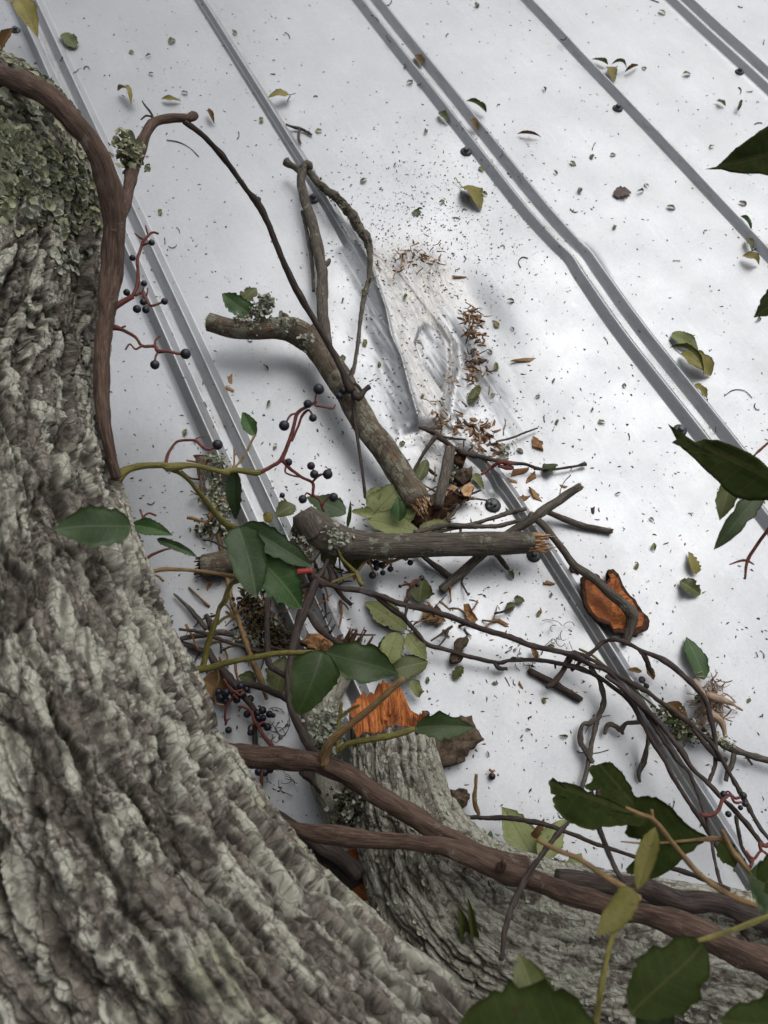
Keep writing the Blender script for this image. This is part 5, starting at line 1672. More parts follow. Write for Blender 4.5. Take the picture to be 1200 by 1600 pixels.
for lab, rows, mt_, sg in [
    ('splintered grey twig, topmost of the sticks beside the trunk', [(272, 928, 6, 4), (290, 945, 8, 6), (307, 963, 10, 9), (322, 983, 14, 10)], 'greytwig', 8),
    ('long thin dark stick lying across the other sticks beside the trunk', [(280, 983, 26, 5), (305, 986, 24, 6), (325, 991, 24, 7), (352, 1002, 24, 7), (380, 1010, 22, 6), (406, 1018, 20, 7), (420, 1011, 20, 6), (440, 1015, 18, 5), (455, 1016, 16, 4)], 'twig', 8),
    ('pale grey stick running under the lichen crust beside the trunk', [(282, 998, 10, 9), (305, 994, 12, 10), (325, 991, 12, 10), (345, 988, 12, 12), (375, 993, 12, 12), (400, 1002, 10, 13), (430, 1003, 8, 12), (455, 1004, 8, 8)], 'greytwig', 10),
    ('dark stub of stick lowest beside the trunk', [(282, 1004, 8, 9), (300, 1011, 8, 11), (318, 1017, 8, 11)], 'twig', 8),
    ('long straight tan stick leaning from the lichen clump down to the olive leaf', [(341, 830, 6, 8), (345, 852, 6, 8), (349, 868, 8, 8), (360, 930, 14, 9), (373, 970, 20, 9), (389, 1018, 22, 10), (402, 1051, 20, 11), (413, 1078, 14, 10), (416, 1093, 8, 6)], 'tanstem', 8),
    ('thin curved black twig above the short thick branch piece', [(318, 843, 6, 4), (332, 846, 12, 4), (348, 854, 16, 5), (362, 863, 16, 6), (372, 872, 12, 7)], 'twig', 7),
    ('short dark snag sticking up beside the green fork', [(330, 985, 24, 10), (327, 972, 30, 9), (322, 960, 34, 7)], 'twig', 8),
    ('dark twig rising under the log end towards the bark flakes', [(775, 866, 8, 8), (786, 880, 10, 9), (795, 890, 8, 6)], 'twig', 8),
    ('bare twig hanging low at the frame edge, drooping from the forked shoot', [(688, 1274, 80, 9), (720, 1277, 84, 8), (760, 1278, 92, 8), (800, 1279, 104, 9), (850, 1288, 120, 9), (890, 1302, 130, 8), (930, 1318, 140, 8), (960, 1328, 150, 7), (1010, 1345, 165, 8), (1050, 1356, 178, 9), (1080, 1366, 188, 9), (1110, 1378, 200, 9), (1140, 1390, 210, 8)], 'vine_dark', 8),
    ('slanting purplish twig crossing in front of the pale torn leaf', [(890, 1283, 190, 7), (870, 1305, 196, 9), (845, 1338, 204, 10), (820, 1375, 216, 11), (802, 1412, 226, 11), (790, 1450, 232, 10), (784, 1500, 236, 9)], 'vine_dark', 9),
    ('purplish upright twig standing in front of the big torn leaf', [(936, 1232, 260, 9), (934, 1260, 268, 9), (936, 1290, 278, 10), (945, 1318, 288, 10), (957, 1348, 298, 10), (975, 1380, 310, 11)], 'vine_dark', 9),
    ('thin upright stalk with a flat tip beside the small bark block', [(744, 1210, 40, 5), (743, 1230, 34, 6), (741, 1250, 28, 7), (748, 1272, 20, 8)], 'tanstem', 7),
    ('short green shoot end lying below the reddish vine', [(470, 1205, 90, 8), (480, 1214, 80, 10), (490, 1226, 66, 6), (502, 1240, 50, 7)], 'twig', 8),
]:
    stem_thing('twig', lab, 'twig', [rows], M[mt_], seg=sg, rough=.2, knots=.5)

# ------------------------------------------------------------------ berry heaps lying loose
def berry_heap(label, anchor, stems, berries, mat='redstem'):
    root = empty('berry_cluster', P(*anchor), label, 'berries', 'fallen berry clusters')
    cluster(root, stems, berries, mat)
    return root
berry_heap('dark berry cluster hanging under the log on a tan stalk', (600, 880, 10), [[(559, 891, 40, 5), (572, 877, 40, 5), (587, 871, 38, 6), (609, 877, 34, 5), (627, 872, 30, 5), (636, 874, 28, 4)], [(575, 876, 38, 4), (580, 885, 34, 4), (584, 893, 30, 3)], [(609, 877, 30, 3), (598, 890, 24, 3)], [(609, 877, 30, 3), (611, 885, 24, 2)]],
    [(578, 878, 26, 5.5), (588, 880, 22, 6), (597, 883, 22, 5.5), (588, 887, 26, 5), (582, 899, 22, 6), (598, 895, 20, 4.5), (610, 889, 20, 5), (641, 879, 20, 5), (634, 872, 22, 4.5), (603, 876, 18, 5)], 'tanstem')
berry_heap('small berry sprig lying over the olive leaf beside the thin vine', (650, 915, 20), [[(632, 940, 40, 4), (640, 925, 42, 4), (646, 908, 42, 4), (660, 904, 38, 3)], [(645, 912, 42, 3), (632, 914, 38, 3), (625, 916, 34, 2)], [(648, 908, 42, 3), (652, 913, 40, 3)]], [(659, 903, 38, 4.5), (625, 916, 34, 3), (652, 914, 36, 4)])
berry_heap('largest berry heap with red stalks, tucked against the trunk under the dark vine knot', (370, 1085, 10), [[(350, 1060, 44, 4), (360, 1075, 40, 4), (368, 1080, 38, 4), (380, 1078, 36, 4)], [(368, 1080, 38, 4), (360, 1095, 32, 4), (354, 1104, 30, 4), (352, 1120, 26, 4), (354, 1128, 22, 4), (352, 1133, 20, 3)], [(354, 1127, 22, 3), (360, 1122, 22, 2)], [(368, 1080, 38, 4), (374, 1086, 38, 3), (382, 1082, 38, 3)], [(364, 1085, 38, 3), (372, 1092, 38, 3)]],
    [(345, 1090, 22, 7.5), (353, 1082, 26, 7), (341, 1081, 22, 6.5), (352, 1096, 18, 7), (376, 1072, 34, 6), (378, 1084, 32, 7), (370, 1093, 26, 6.5), (385, 1077, 26, 6), (391, 1092, 20, 6), (357, 1141, 12, 5.5), (366, 1085, 24, 6)])
berry_heap('lowest berry cluster with bright red stalks above the reddish vine', (405, 1125, 10), [[(372, 1104, 26, 3), (380, 1105, 28, 4), (392, 1112, 30, 5), (396, 1124, 30, 5), (405, 1136, 28, 5), (412, 1150, 26, 6), (422, 1162, 22, 6), (430, 1172, 20, 7)], [(376, 1106, 27, 3), (373, 1112, 24, 2)], [(400, 1132, 28, 4), (390, 1134, 26, 3), (388, 1140, 22, 3)], [(404, 1133, 28, 3), (412, 1128, 26, 3), (417, 1134, 24, 2)]],
    [(386, 1116, 22, 6), (402, 1114, 26, 6), (410, 1110, 26, 6.5), (403, 1122, 24, 6), (411, 1122, 22, 5.5), (421, 1116, 18, 6), (427, 1118, 16, 4), (418, 1136, 20, 6.5), (409, 1131, 22, 5.5), (391, 1145, 16, 5)])
berry_heap('dark berries half hidden under the reddish vine at the trunk', (410, 1200, 8), [[(408, 1225, 20, 5), (409, 1210, 24, 5), (412, 1200, 24, 4)]], [(404, 1206, 18, 6.5), (414, 1207, 22, 6), (422, 1202, 20, 6.5)])
berry_heap('berry cluster on curled red stalks in the vines at the lower right', (1150, 1250, 40), [[(1134, 1245, 80, 5), (1142, 1242, 82, 5), (1150, 1248, 82, 5), (1158, 1246, 80, 4)], [(1142, 1242, 82, 4), (1148, 1254, 82, 4), (1160, 1254, 80, 3)], [(1095, 1272, 80, 7), (1110, 1274, 82, 7), (1122, 1266, 84, 6), (1128, 1252, 84, 5), (1136, 1246, 82, 4)], [(1145, 1243, 82, 3), (1138, 1236, 80, 3), (1132, 1240, 78, 2)]],
    [(1131, 1241, 78, 5.5), (1161, 1243, 80, 6), (1164, 1256, 78, 5), (1138, 1272, 76, 5), (1157, 1262, 76, 4)])
berry_heap('red-stalked berry scrap beside the rightmost leaf edge', (1180, 1330, 60), [[(1165, 1330, 110, 5), (1178, 1342, 112, 5), (1190, 1330, 112, 4), (1200, 1336, 112, 4)], [(1178, 1342, 112, 4), (1172, 1356, 112, 4)], [(1190, 1330, 112, 5), (1188, 1318, 112, 7), (1196, 1322, 112, 7), (1206, 1316, 112, 6)]], [(1204, 1342, 110, 5)])
berry_heap('single small berry on a black thread stalk at the log knob', (441, 775, 10), [[(441, 775, 30, 2), (448, 785, 30, 3), (454, 793, 30, 3), (460, 800, 30, 3)]], [(441, 774, 30, 4.5)], 'twig')
berry_heap('lone berry at the right rim of the snapped orange wood', (666, 1116, 40), [[(668, 1118, 60, 3), (662, 1122, 60, 3)]], [(666, 1116, 58, 6)], 'twig')
berry_heap('dry berry with a stub of stalk on bare metal right of the stump', (770, 1212, 4), [[(765, 1203, 6, 3), (769, 1206, 8, 3), (773, 1204, 7, 3)], [(769, 1206, 8, 3), (770, 1211, 6, 3)]], [(769, 1213, 5, 5.5)], 'chip')
berry_heap('two shrivelled berries in the vines under the ridge crest', (1005, 1062, 8), [[(1000, 1062, 10, 3), (1010, 1070, 10, 3)]], [(1003, 1062, 8, 5.5), (1010, 1072, 7, 4.5)], 'twig')
for lab, x, y, r in [('loose dark berry wedged under the tip of the side twig', 536, 610, 7), ('loose dark berry on the dead branch crook', 530, 619, 6)]:
    o = bpy.data.objects.new('berry', BERRY)
    COL.objects.link(o)
    p = P(x, y, 60)
    o.location = p
    rr = px2m(p, r)
    o.scale = (rr, rr, rr)
    tag(o, lab, 'berry', 'fallen berry clusters')

# ------------------------------------------------------------------ the creeper with the big dark leaf
v5 = empty('creeper_shoot', P(310, 1043, 60), 'yellow-green creeper shoot rising beside the trunk with two big dark glossy leaves', 'vine')
mb = MB()
tube(mb, W([(296, 1052, 150, 10), (310, 1046, 152, 12), (330, 1043, 156, 11), (362, 1034, 164, 9), (398, 1027, 172, 9), (435, 1021, 180, 9), (475, 1020, 186, 9), (505, 1020, 190, 8)]), 9, rough=.1)
tube(mb, W([(316, 1044, 152, 10), (320, 1030, 156, 9), (324, 1008, 162, 9), (332, 986, 168, 9), (338, 970, 172, 8), (343, 950, 176, 7), (351, 939, 180, 9), (356, 922, 184, 7), (366, 908, 188, 7), (384, 903, 190, 6)]), 9, rough=.12, knots=.4)
tube(mb, W([(340, 975, 172, 5), (350, 966, 172, 5), (362, 960, 170, 4), (372, 954, 168, 4)]), 7)
mb.build('stem', M['greenstem'], v5)
stem('leaf_stalk', [(230, 897, 250, 6), (252, 890, 240, 7), (285, 890, 225, 6), (316, 893, 212, 6), (350, 898, 200, 7), (384, 904, 190, 7)], M['tanstem'], v5)
for st in ([(352, 942, 180, 4), (360, 952, 178, 3), (364, 964, 176, 3), (376, 952, 174, 3), (386, 950, 172, 2)], [(366, 912, 186, 4), (382, 906, 186, 4), (386, 914, 184, 4), (382, 921, 182, 4), (372, 918, 180, 3)], [(338, 1042, 156, 5), (342, 1058, 150, 4), (340, 1070, 146, 4), (334, 1082, 140, 4), (336, 1098, 130, 3), (350, 1102, 122, 3)]):
    cluster(v5, [st], [], 'tanstem')
loose_leaf('', (504, 1016), (468, 1120), 76, 'dark', 196, 178, camface=.75, parent=v5, name='leaf', fold=.28, arch=.10, wave=.12, seed=31)
loose_leaf('', (508, 1020), (622, 1056), 62, 'dark', 196, 186, camface=.7, parent=v5, name='leaf', fold=.12, arch=.08, wave=.2, tear=.1, seed=32)

# ------------------------------------------------------------------ leaves lying about
LL = [
 ('yellow-green leaf hanging across the ridge pair at the top left corner', (30, -4), (62, 58), 32, 'yellow', 60, 40, dict(fold=.2, camface=.5)),
 ('yellow-olive leaf tip poking in at the very top left corner', (-20, -6), (24, 4), 24, 'yellow', 60, 50, dict(fold=.2)),
 ('brown blurred leaf curl at the left edge above the looping vine', (-8, 86), (18, 42), 22, 'brown', 230, 250, dict(fold=.7, camface=.6)),
 ('round olive leaf lying flat right of the top left ridge pair', (98, 52), (119, 74), 24, 'olive', 3, 4, dict(shape='oblong', fold=.15)),
 ('curled yellow leaf with a bent stalk, left of the olive sliver', (184, 142), (206, 164), 16, 'yellow', 6, 8, dict(fold=.6, arch=.3, roll=.5)),
 ('olive sliver of leaf right of the curled yellow leaf', (252, 155), (283, 158), 11, 'yellow', 4, 3, dict(fold=.5)),
 ('small tan curled leaf below the vine tip', (323, 173), (335, 194), 12, 'brown', 6, 3, dict(fold=.8, arch=.2)),
 ('olive leaf with a drooping stalk resting on the upper crushed ridge', (452, 148), (419, 153), 18, 'yellow', 8, 4, dict(fold=.35, stalk=.012, arch=.1)),
 ('dark rolled leaf leaning on the middle ridge pair', (760, 176), (728, 158), 16, 'olive', 6, 3, dict(fold=1.0, arch=.1)),
 ('olive leaf with a twisted stalk on bare metal above the dent', (722, 292), (753, 328), 32, 'yellow', 4, 3, dict(fold=.35, stalk=.022, arch=.12, roll=.2)),
 ('upper pale half of the folded leaf pair at the long ridge', (1050, 520), (1090, 548), 26, 'pale', 4, 6, dict(fold=.2, roll=-.2)),
 ('rolled olive-brown leaf, lower of the pair at the long ridge', (1064, 552), (1110, 588), 40, 'yellow', 6, 3, dict(fold=.3, arch=.15, shape='oblong')),
 ('dark curled rim leaf over the folded pair at the long ridge', (1046, 543), (1108, 572), 16, 'olive', 12, 14, dict(fold=1.1, arch=.25, curl=.25)),
 ('yellow-brown leaf tip just below the folded pair', (1086, 600), (1105, 622), 16, 'yellow', 5, 3, dict(fold=.4)),
 ('thin olive leaf of the dry sprig at the upper right ridge', (950, 101), (925, 92), 10, 'olive', 5, 3, dict(fold=.8)),
 ('yellow-olive leaf hanging down from the dry sprig at the upper right ridge', (951, 104), (960, 128), 17, 'yellow', 6, 3, dict(fold=.3, arch=.1)),
 ('bent dark leaf in the dry sprig at the upper right ridge', (955, 101), (979, 107), 10, 'olive', 8, 3, dict(fold=1.0, arch=.3)),
 ('brown rolled leaf at the right end of the dry sprig', (976, 113), (998, 103), 12, 'brown', 4, 3, dict(fold=1.2)),
 ('grey-brown torn leaf scrap on bare metal in the upper right', (958, 304), (986, 300), 24, 'grey', 3, 3, dict(tear=.5, shape='oblong', fold=.1)),
 ('dark curled strip on bare metal above the grey-brown scrap', (808, 209), (846, 214), 10, 'brown', 3, 4, dict(fold=1.2, shape='lance')),
 ('bent green scrap above the dark foreground leaf', (1120, 157), (1134, 166), 12, 'olive', 4, 3, dict(tear=.4, fold=.5)),
 ('folded green scrap nearest the dark foreground leaf', (1152, 174), (1159, 156), 10, 'olive', 4, 8, dict(fold=1.0)),
 ('curled green leaf against the right-hand ridge', (1157, 338), (1180, 356), 13, 'green', 5, 6, dict(fold=.7, curl=.3)),
 ('olive leaf stub on the crest of the right-hand ridge', (1168, 372), (1174, 392), 12, 'olive', 4, 8, dict(fold=.5)),
 ('pale crumpled leaf under the right-hand ridge', (1160, 400), (1186, 414), 22, 'yellow', 6, 3, dict(fold=.5, tear=.3, arch=.2)),
 ('olive-yellow torn leaf, upper of the pair at mid right', (1088, 897), (1076, 862), 20, 'yellow', 6, 4, dict(tear=.4, fold=.2)),
 ('crumpled green torn leaf, lower of the pair at mid right', (1062, 908), (1094, 930), 32, 'olive', 5, 4, dict(tear=.5, fold=.4, wave=.3, shape='oblong')),
 ('clean pointed green leaf standing over the root tuft', (1100, 1062), (1074, 995), 32, 'green', 10, 4, dict(fold=.1, arch=.05)),
 ('dark green leaf standing behind the lichen-crusted branch', (394, 494), (346, 460), 36, 'green', 52, 66, dict(fold=.15, camface=.5)),
 ('olive half-eaten leaf behind the lichen tuft of the dead branch', (378, 470), (401, 450), 26, 'olive', 60, 62, dict(tear=.35, fold=.2, camface=.4)),
 ('small green leaf lying in the crumbs right of the dent', (735, 630), (748, 601), 17, 'olive', 5, 3, dict(fold=.4)),
 ('dark leaf spiked on the long budded twig', (848, 738), (872, 726), 20, 'dark', 5, 8, dict(fold=.2, roll=.4)),
 ('large pale leaf underside standing highest in the heap above the log', (581, 806), (626, 757), 50, 'pale', 26, 40, dict(fold=.12, camface=.3)),
 ('long pale leaf lying lowest in the heap, along the log', (574, 812), (660, 832), 42, 'pale', 30, 24, dict(fold=.2)),
 ('bright green leaf leaning on the foot of the dead branch', (622, 815), (622, 776), 24, 'green', 40, 50, dict(fold=.4, camface=.3)),
 ('pale leaf half under the foot of the dead branch', (625, 812), (650, 798), 30, 'pale', 26, 28, dict(fold=.3)),
 ('narrow folded green leaf standing on edge at the log', (543, 824), (549, 782), 12, 'green', 56, 70, dict(fold=1.0, camface=.6)),
 ('dark blue-green leaf with berries above it, at the left of the heap', (540, 803), (480, 775), 36, 'blue', 24, 18, dict(fold=.12)),
 ('olive leaf across the middle of the heap', (585, 806), (548, 800), 20, 'pale', 30, 26, dict(fold=.5)),
 ('small pale leaf standing behind the large pale leaf', (576, 788), (592, 760), 24, 'pale', 30, 36, dict(fold=.3)),
 ('green leaf peeping out between rotten wood and log', (655, 828), (702, 818), 24, 'pale', 16, 14, dict(fold=.25)),
 ('dark olive leaf hanging below the left end of the log', (505, 856), (522, 884), 30, 'olive', 30, 14, dict(fold=.2)),
 ('deep green leaf hanging below the middle of the log', (558, 852), (546, 896), 40, 'olive', 32, 8, dict(fold=.2)),
 ('dark olive leaf at the left of the log knob', (430, 806), (462, 790), 28, 'olive', 30, 34, dict(fold=.25, shape='oblong')),
 ('round yellow leaf beside the log knob on the left ridge', (414, 816), (426, 802), 18, 'yellow', 18, 16, dict(shape='oblong')),
 ('olive leaf with a torn edge under the berry sprig', (655, 940), (660, 902), 40, 'olive', 8, 12, dict(fold=.2, tear=.2)),
 ('brown decayed leaf under the tangled vine by the berry sprig', (660, 955), (696, 972), 32, 'brown', 8, 4, dict(tear=.4, wave=.3)),
 ('pale torn leaf underside at the top of the sprig above the stump', (636, 984), (570, 940), 42, 'pale', 10, 6, dict(tear=.25, fold=.15)),
 ('dark green leaf behind the pale one in the sprig above the stump', (614, 990), (592, 1032), 26, 'green', 30, 24, dict(fold=.5)),
 ('pale oval leaf in the middle of the sprig above the stump', (622, 988), (602, 1042), 38, 'pale', 38, 36, dict(fold=.15, camface=.3)),
 ('slim pale leaf at the right of the sprig above the stump', (636, 990), (667, 1030), 30, 'pale', 28, 18, dict(fold=.15)),
 ('shadowy green leaf lying widest in the sprig above the stump', (612, 1050), (668, 1032), 42, 'olive', 24, 14, dict(fold=.2)),
 ('small pale leaf tip right of the snapped orange wood', (643, 1062), (656, 1090), 20, 'pale', 22, 12, dict(fold=.2)),
 ('tiny green leaf pair, left one, on bare metal below the log end', (804, 943), (788, 955), 14, 'olive', 5, 3, dict(fold=.3)),
 ('tiny green leaf pair, right one, on bare metal below the log end', (803, 935), (820, 940), 14, 'olive', 6, 4, dict(fold=.3, tear=.3)),
 ('slim pale green leaf right of the orange-faced block', (740, 740), (756, 765), 14, 'pale', 6, 4, dict(fold=.3)),
 ('dark green leaf behind the twig left of the peeled stick', (652, 752), (668, 718), 22, 'olive', 16, 14, dict(fold=.3)),
 ('torn green leaf scrap below the hooked bark scrap', (722, 1040), (708, 1062), 20, 'olive', 8, 3, dict(tear=.5, fold=.3)),
 ('greenish shred under the log end', (794, 892), (803, 905), 12, 'olive', 6, 3, dict(fold=.6, tear=.3)),
 ('pale torn leaf with a black-edged tear right of the stump', (838, 1345), (782, 1262), 54, 'pale', 60, 40, dict(fold=.15, tear=.15)),
 ('smooth pale leaf beside the black-edged torn leaf', (842, 1340), (884, 1280), 36, 'pale', 70, 50, dict(fold=.2)),
 ('slim pale leaf lowest of the three right of the stump', (882, 1368), (910, 1335), 26, 'pale', 90, 70, dict(fold=.3)),
 ('rust brown curled leaf on the pale leaves right of the stump', (832, 1308), (850, 1278), 22, 'brown', 80, 90, dict(fold=.9, tear=.3)),
 ('narrow green blade standing behind the stump', (682, 1266), (674, 1188), 26, 'green', 60, 50, dict(shape='oblong', fold=.2)),
 ('small pointed green leaf below the reddish vine', (760, 1335), (768, 1298), 14, 'green', 90, 80, dict(fold=.4)),
 ('olive round leaf under the tan stick beside the trunk', (432, 1082), (444, 1024), 44, 'olive', 10, 8, dict(fold=.1)),
 ('torn olive leaf left of the tan stick', (400, 1065), (372, 1055), 24, 'olive', 10, 8, dict(fold=.1, tear=.3)),
 ('big brown dry leaf cupped behind the largest berry heap', (318, 1060), (356, 1085), 46, 'brown', 20, 16, dict(fold=.4)),
 ('spiky dark green leaf standing on the lower limb at the split', (732, 1475), (718, 1412), 30, 'olive', 150, 180, dict(fold=.7, camface=.6, tear=.2)),
 ('dark narrow leaf leaning right on the lower limb at the split', (745, 1478), (727, 1402), 22, 'olive', 156, 186, dict(fold=.9, camface=.6)),
 ('reddish dry leaf on the lichen at the lower ridge', (1042, 1098), (1075, 1128), 26, 'brown', 20, 16, dict(fold=.6, tear=.2)),
 ('dark leaf cupped under the lichen at the lower ridge', (1036, 1130), (1062, 1122), 18, 'dark', 14, 14, dict(fold=.7)),
 ('green scrap under the root tuft', (1086, 1094), (1098, 1090), 14, 'green', 8, 6, dict(fold=.3)),
 ('dry brown husk under the arching vine at the ridge', (1010, 1044), (1022, 1062), 16, 'brown', 12, 6, dict(fold=.6, tear=.2)),
 ('pale wood-coloured sliver beside the brown husk', (981, 1046), (1003, 1050), 9, 'brown', 8, 8, dict(fold=.4, shape='oblong')),
 ('tan crumpled leaf against the thin vine below the log end', (832, 1012), (838, 1030), 14, 'brown', 8, 5, dict(fold=.5, tear=.3)),
 ('small green leaf with a dark belly above the dented ridge pair', (685, 176), (702, 192), 14, 'olive', 4, 3, dict(fold=.6)),
 ('tan leaf husk lying in the groove of the middle ridge pair, upper', (648, 86), (660, 104), 14, 'brown', 3, 3, dict(fold=.6, tear=.3)),
 ('tan leaf husk lying in the groove of the middle ridge pair, lower', (737, 186), (746, 204), 14, 'brown', 3, 3, dict(fold=.6, tear=.2)),
 ('small dark leaf hanging behind the stalk of the big torn leaf', (1126, 1315), (1148, 1356), 32, 'shade', 190, 180, dict(fold=.2, camface=.5, tear=.2)),
]
for i, (lab, b_, t_, w_, pal, z0, z1, kw) in enumerate(LL):
    loose_leaf(lab, b_, t_, w_, pal, z0, z1, seed=500 + i, **kw)

# ------------------------------------------------------------------ leaves on shoots near the viewer
def shoot(label, stems, leaves, mat='tanstem', name='creeper_shoot'):
    root = empty(name, P(*stems[0][0][:3]), label, 'vine', 'shoots reaching in near the viewer')
    mb = MB()
    for pts in stems:
        tube(mb, W(pts), 9, rough=.1, knots=.3)
    mb.build('stem', M[mat], root)
    for i, (b_, t_, w_, pal, z0, z1, kw) in enumerate(leaves):
        loose_leaf('', b_, t_, w_, pal, z0, z1, parent=root, name='leaf', seed=900 + i + int(stems[0][0][0]), **kw)
    return root
shoot('shoot with three big dark torn leaflets spread over the bright roof below the tangle', [[(1135, 1311, 330, 8), (1112, 1311, 326, 8), (1090, 1312, 322, 5), (1020, 1318, 312, 3), (970, 1315, 304, 2)], [(1133, 1312, 330, 7), (1128, 1298, 334, 6), (1145, 1330, 330, 7), (1175, 1366, 330, 8)]],
      [])
big = bpy.context.scene.objects[[o.name for o in COL.objects if o.name.startswith('creeper_shoot')][-1]]
torn_leaf('', [(1110.0, 1310.0), (1095.0, 1301.0), (1080.0, 1292.0), (1062.0, 1274.0), (1050.0, 1259.0), (1032.0, 1248.5), (1014.0, 1243.4), (996.0, 1245.5), (996.6, 1262.0), (991.5, 1271.6), (981.0, 1289.0), (975.6, 1301.0), (981.0, 1307.6), (1002.0, 1310.0), (1000.5, 1323.5), (1008.0, 1331.0), (1006.5, 1340.0), (996.0, 1347.5), (984.0, 1352.0), (977.4, 1358.0), (981.0, 1365.5), (993.0, 1367.0), (1005.0, 1374.5), (1026.0, 1371.5), (1047.0, 1361.0), (1062.0, 1349.0), (1074.0, 1334.0), (1095.0, 1319.0)], (1112, 1311), (985, 1318), 326, 296, 'shade', big, .05, 1)
torn_leaf('', [(1020.0, 1281.5), (1002.0, 1274.0), (978.0, 1262.0), (960.0, 1253.0), (939.0, 1244.0), (912.0, 1232.0), (885.0, 1222.4), (873.0, 1221.5), (864.0, 1214.6), (856.5, 1221.5), (861.0, 1240.4), (869.4, 1242.2), (864.0, 1248.5), (870.0, 1265.0), (879.0, 1275.5), (894.0, 1287.5), (915.0, 1295.0), (933.0, 1297.1), (960.0, 1292.0), (975.0, 1290.8), (984.0, 1289.0), (999.0, 1292.0)], (1020, 1281), (858, 1222), 318, 284, 'shade', big, .04, 2)
torn_leaf('', [(1003.5, 1271.6), (996.0, 1247.0), (987.0, 1229.0), (975.0, 1211.0), (963.0, 1199.0), (954.0, 1190.9), (939.0, 1193.0), (924.0, 1196.0), (920.4, 1205.0), (927.6, 1217.0), (925.5, 1223.6), (913.5, 1230.5), (924.0, 1238.6), (933.6, 1237.4), (939.0, 1230.8), (940.8, 1247.0), (960.0, 1256.0), (981.0, 1264.4)], (1004, 1272), (935, 1192), 306, 278, 'shade', big, .04, 3)
shoot('blurred shoot with yellowing narrow leaves crossing the dark vine in front', [[(1180, 1415, 330, 9), (1140, 1398, 340, 8), (1095, 1368, 352, 8), (1055, 1322, 362, 8), (1022, 1282, 372, 7), (1000, 1272, 376, 6), (978, 1262, 378, 5)], [(1020, 1284, 372, 6), (1018, 1265, 374, 5)],
      [(840, 1312, 400, 7), (870, 1328, 404, 8), (905, 1342, 408, 8), (940, 1366, 412, 10), (975, 1388, 416, 11), (1000, 1405, 418, 12)]],
      [((996, 1390), (1020, 1290), 34, 'mustard', 418, 400, dict(fold=.5, camface=.8)), ((990, 1390), (933, 1464), 44, 'mustard', 418, 430, dict(fold=.3, camface=.8))])
shoot('dark olive leaf pointing in from the upper right edge, out of focus', [[(1290, 215, 480, 10), (1262, 226, 480, 9)]], [], 'greenstem')
shoot('small dark leaf corner at the right edge above the folded pair', [[(1260, 440, 440, 8), (1240, 452, 440, 7)]], [((1245, 445), (1180, 498), 46, 'shade', 440, 430, dict(fold=.2, camface=.8))], 'greenstem')
shoot('big dark olive leaf with a split tip, two slim leaves under it, right edge', [[(1290, 790, 400, 10), (1262, 780, 400, 9)], [(1260, 755, 360, 8), (1225, 800, 330, 7), (1200, 828, 318, 6), (1184, 850, 308, 5), (1168, 876, 300, 5), (1164, 905, 296, 3)], [(1168, 876, 300, 4), (1158, 876, 300, 4), (1140, 882, 300, 2)], [(1168, 876, 300, 4), (1178, 882, 300, 2)], [(1260, 640, 330, 5), (1200, 692, 330, 4), (1178, 712, 330, 3)]],
      [((1150, 740), (1122, 812), 34, 'olive', 340, 330, dict(fold=.3, camface=.8)), ((1190, 770), (1112, 856), 34, 'dark', 345, 330, dict(fold=.2, camface=.8))], 'redstem')
shoot('dark leaf at the right edge above the end of the lower limb', [[(1260, 1405, 330, 10), (1225, 1395, 330, 9)]], [((1250, 1400), (1168, 1370), 90, 'dark', 335, 330, dict(fold=.1, camface=.8, shape='oblong')), ((1260, 1345), (1180, 1392), 60, 'shade', 340, 330, dict(fold=.1, camface=.8))], 'vine_dark')
shoot('very near blurred leaves along the bottom edge on a yellow stalk', [[(925, 1690, 420, 10), (930, 1610, 425, 10), (940, 1540, 430, 9), (955, 1470, 430, 8), (980, 1400, 420, 7)], [(1205, 1430, 400, 8), (1140, 1455, 405, 8), (1090, 1470, 410, 7)]],
      [((960, 1650), (715, 1610), 150, 'shade', 470, 470, dict(fold=.1, camface=.9, shape='oblong')), ((850, 1600), (808, 1492), 66, 'olive', 440, 430, dict(fold=.15, camface=.8)), ((985, 1585), (1098, 1470), 92, 'shade', 400, 400, dict(fold=.15, camface=.9, shape='oblong')),
       ((1040, 1620), (1000, 1550), 60, 'dark', 390, 390, dict(fold=.15, camface=.9)), ((1260, 1600), (1125, 1598), 80, 'shade', 460, 460, dict(fold=.1, camface=.9)), ((1290, 1540), (1190, 1570), 70, 'shade', 460, 460, dict(fold=.1, camface=.9))], 'greenstem')

for lab_, ol, b_, t_, z0, z1 in [('dark olive leaf pointing in', [(1103.0, 264.0), (1120.0, 260.0), (1132.0, 248.0), (1146.0, 232.0), (1162.0, 220.0), (1180.0, 206.0), (1200.0, 194.0), (1226.0, 183.0), (1256.0, 196.0), (1260.0, 236.0), (1248.0, 268.0), (1226.0, 286.0), (1202.0, 284.0), (1196.0, 276.0), (1180.0, 273.0), (1160.0, 273.0), (1140.0, 270.0), (1126.0, 265.0)], (1262, 226), (1112, 262), 480, 470), ('big dark olive leaf with', [(1042.7, 661.5), (1052.1, 669.8), (1062.5, 683.5), (1081.8, 691.8), (1101.0, 686.3), (1123.0, 687.6), (1145.0, 695.9), (1172.5, 708.3), (1189.0, 719.3), (1200.0, 730.3), (1227.5, 744.0), (1268.8, 757.8), (1268.8, 777.0), (1227.5, 780.3), (1200.0, 781.2), (1172.5, 782.5), (1150.5, 777.0), (1134.0, 766.0), (1123.0, 752.3), (1101.0, 733.0), (1081.8, 713.8), (1062.5, 697.3), (1050.1, 691.8), (1057.0, 686.8)], (1262, 775), (1046, 668), 405, 390)]:
    par = [o for o in COL.objects if o.get('label', '').startswith(lab_)][0]
    torn_leaf('', ol, b_, t_, z0, z1, 'shade', par, .05, 7, ragged=.03)

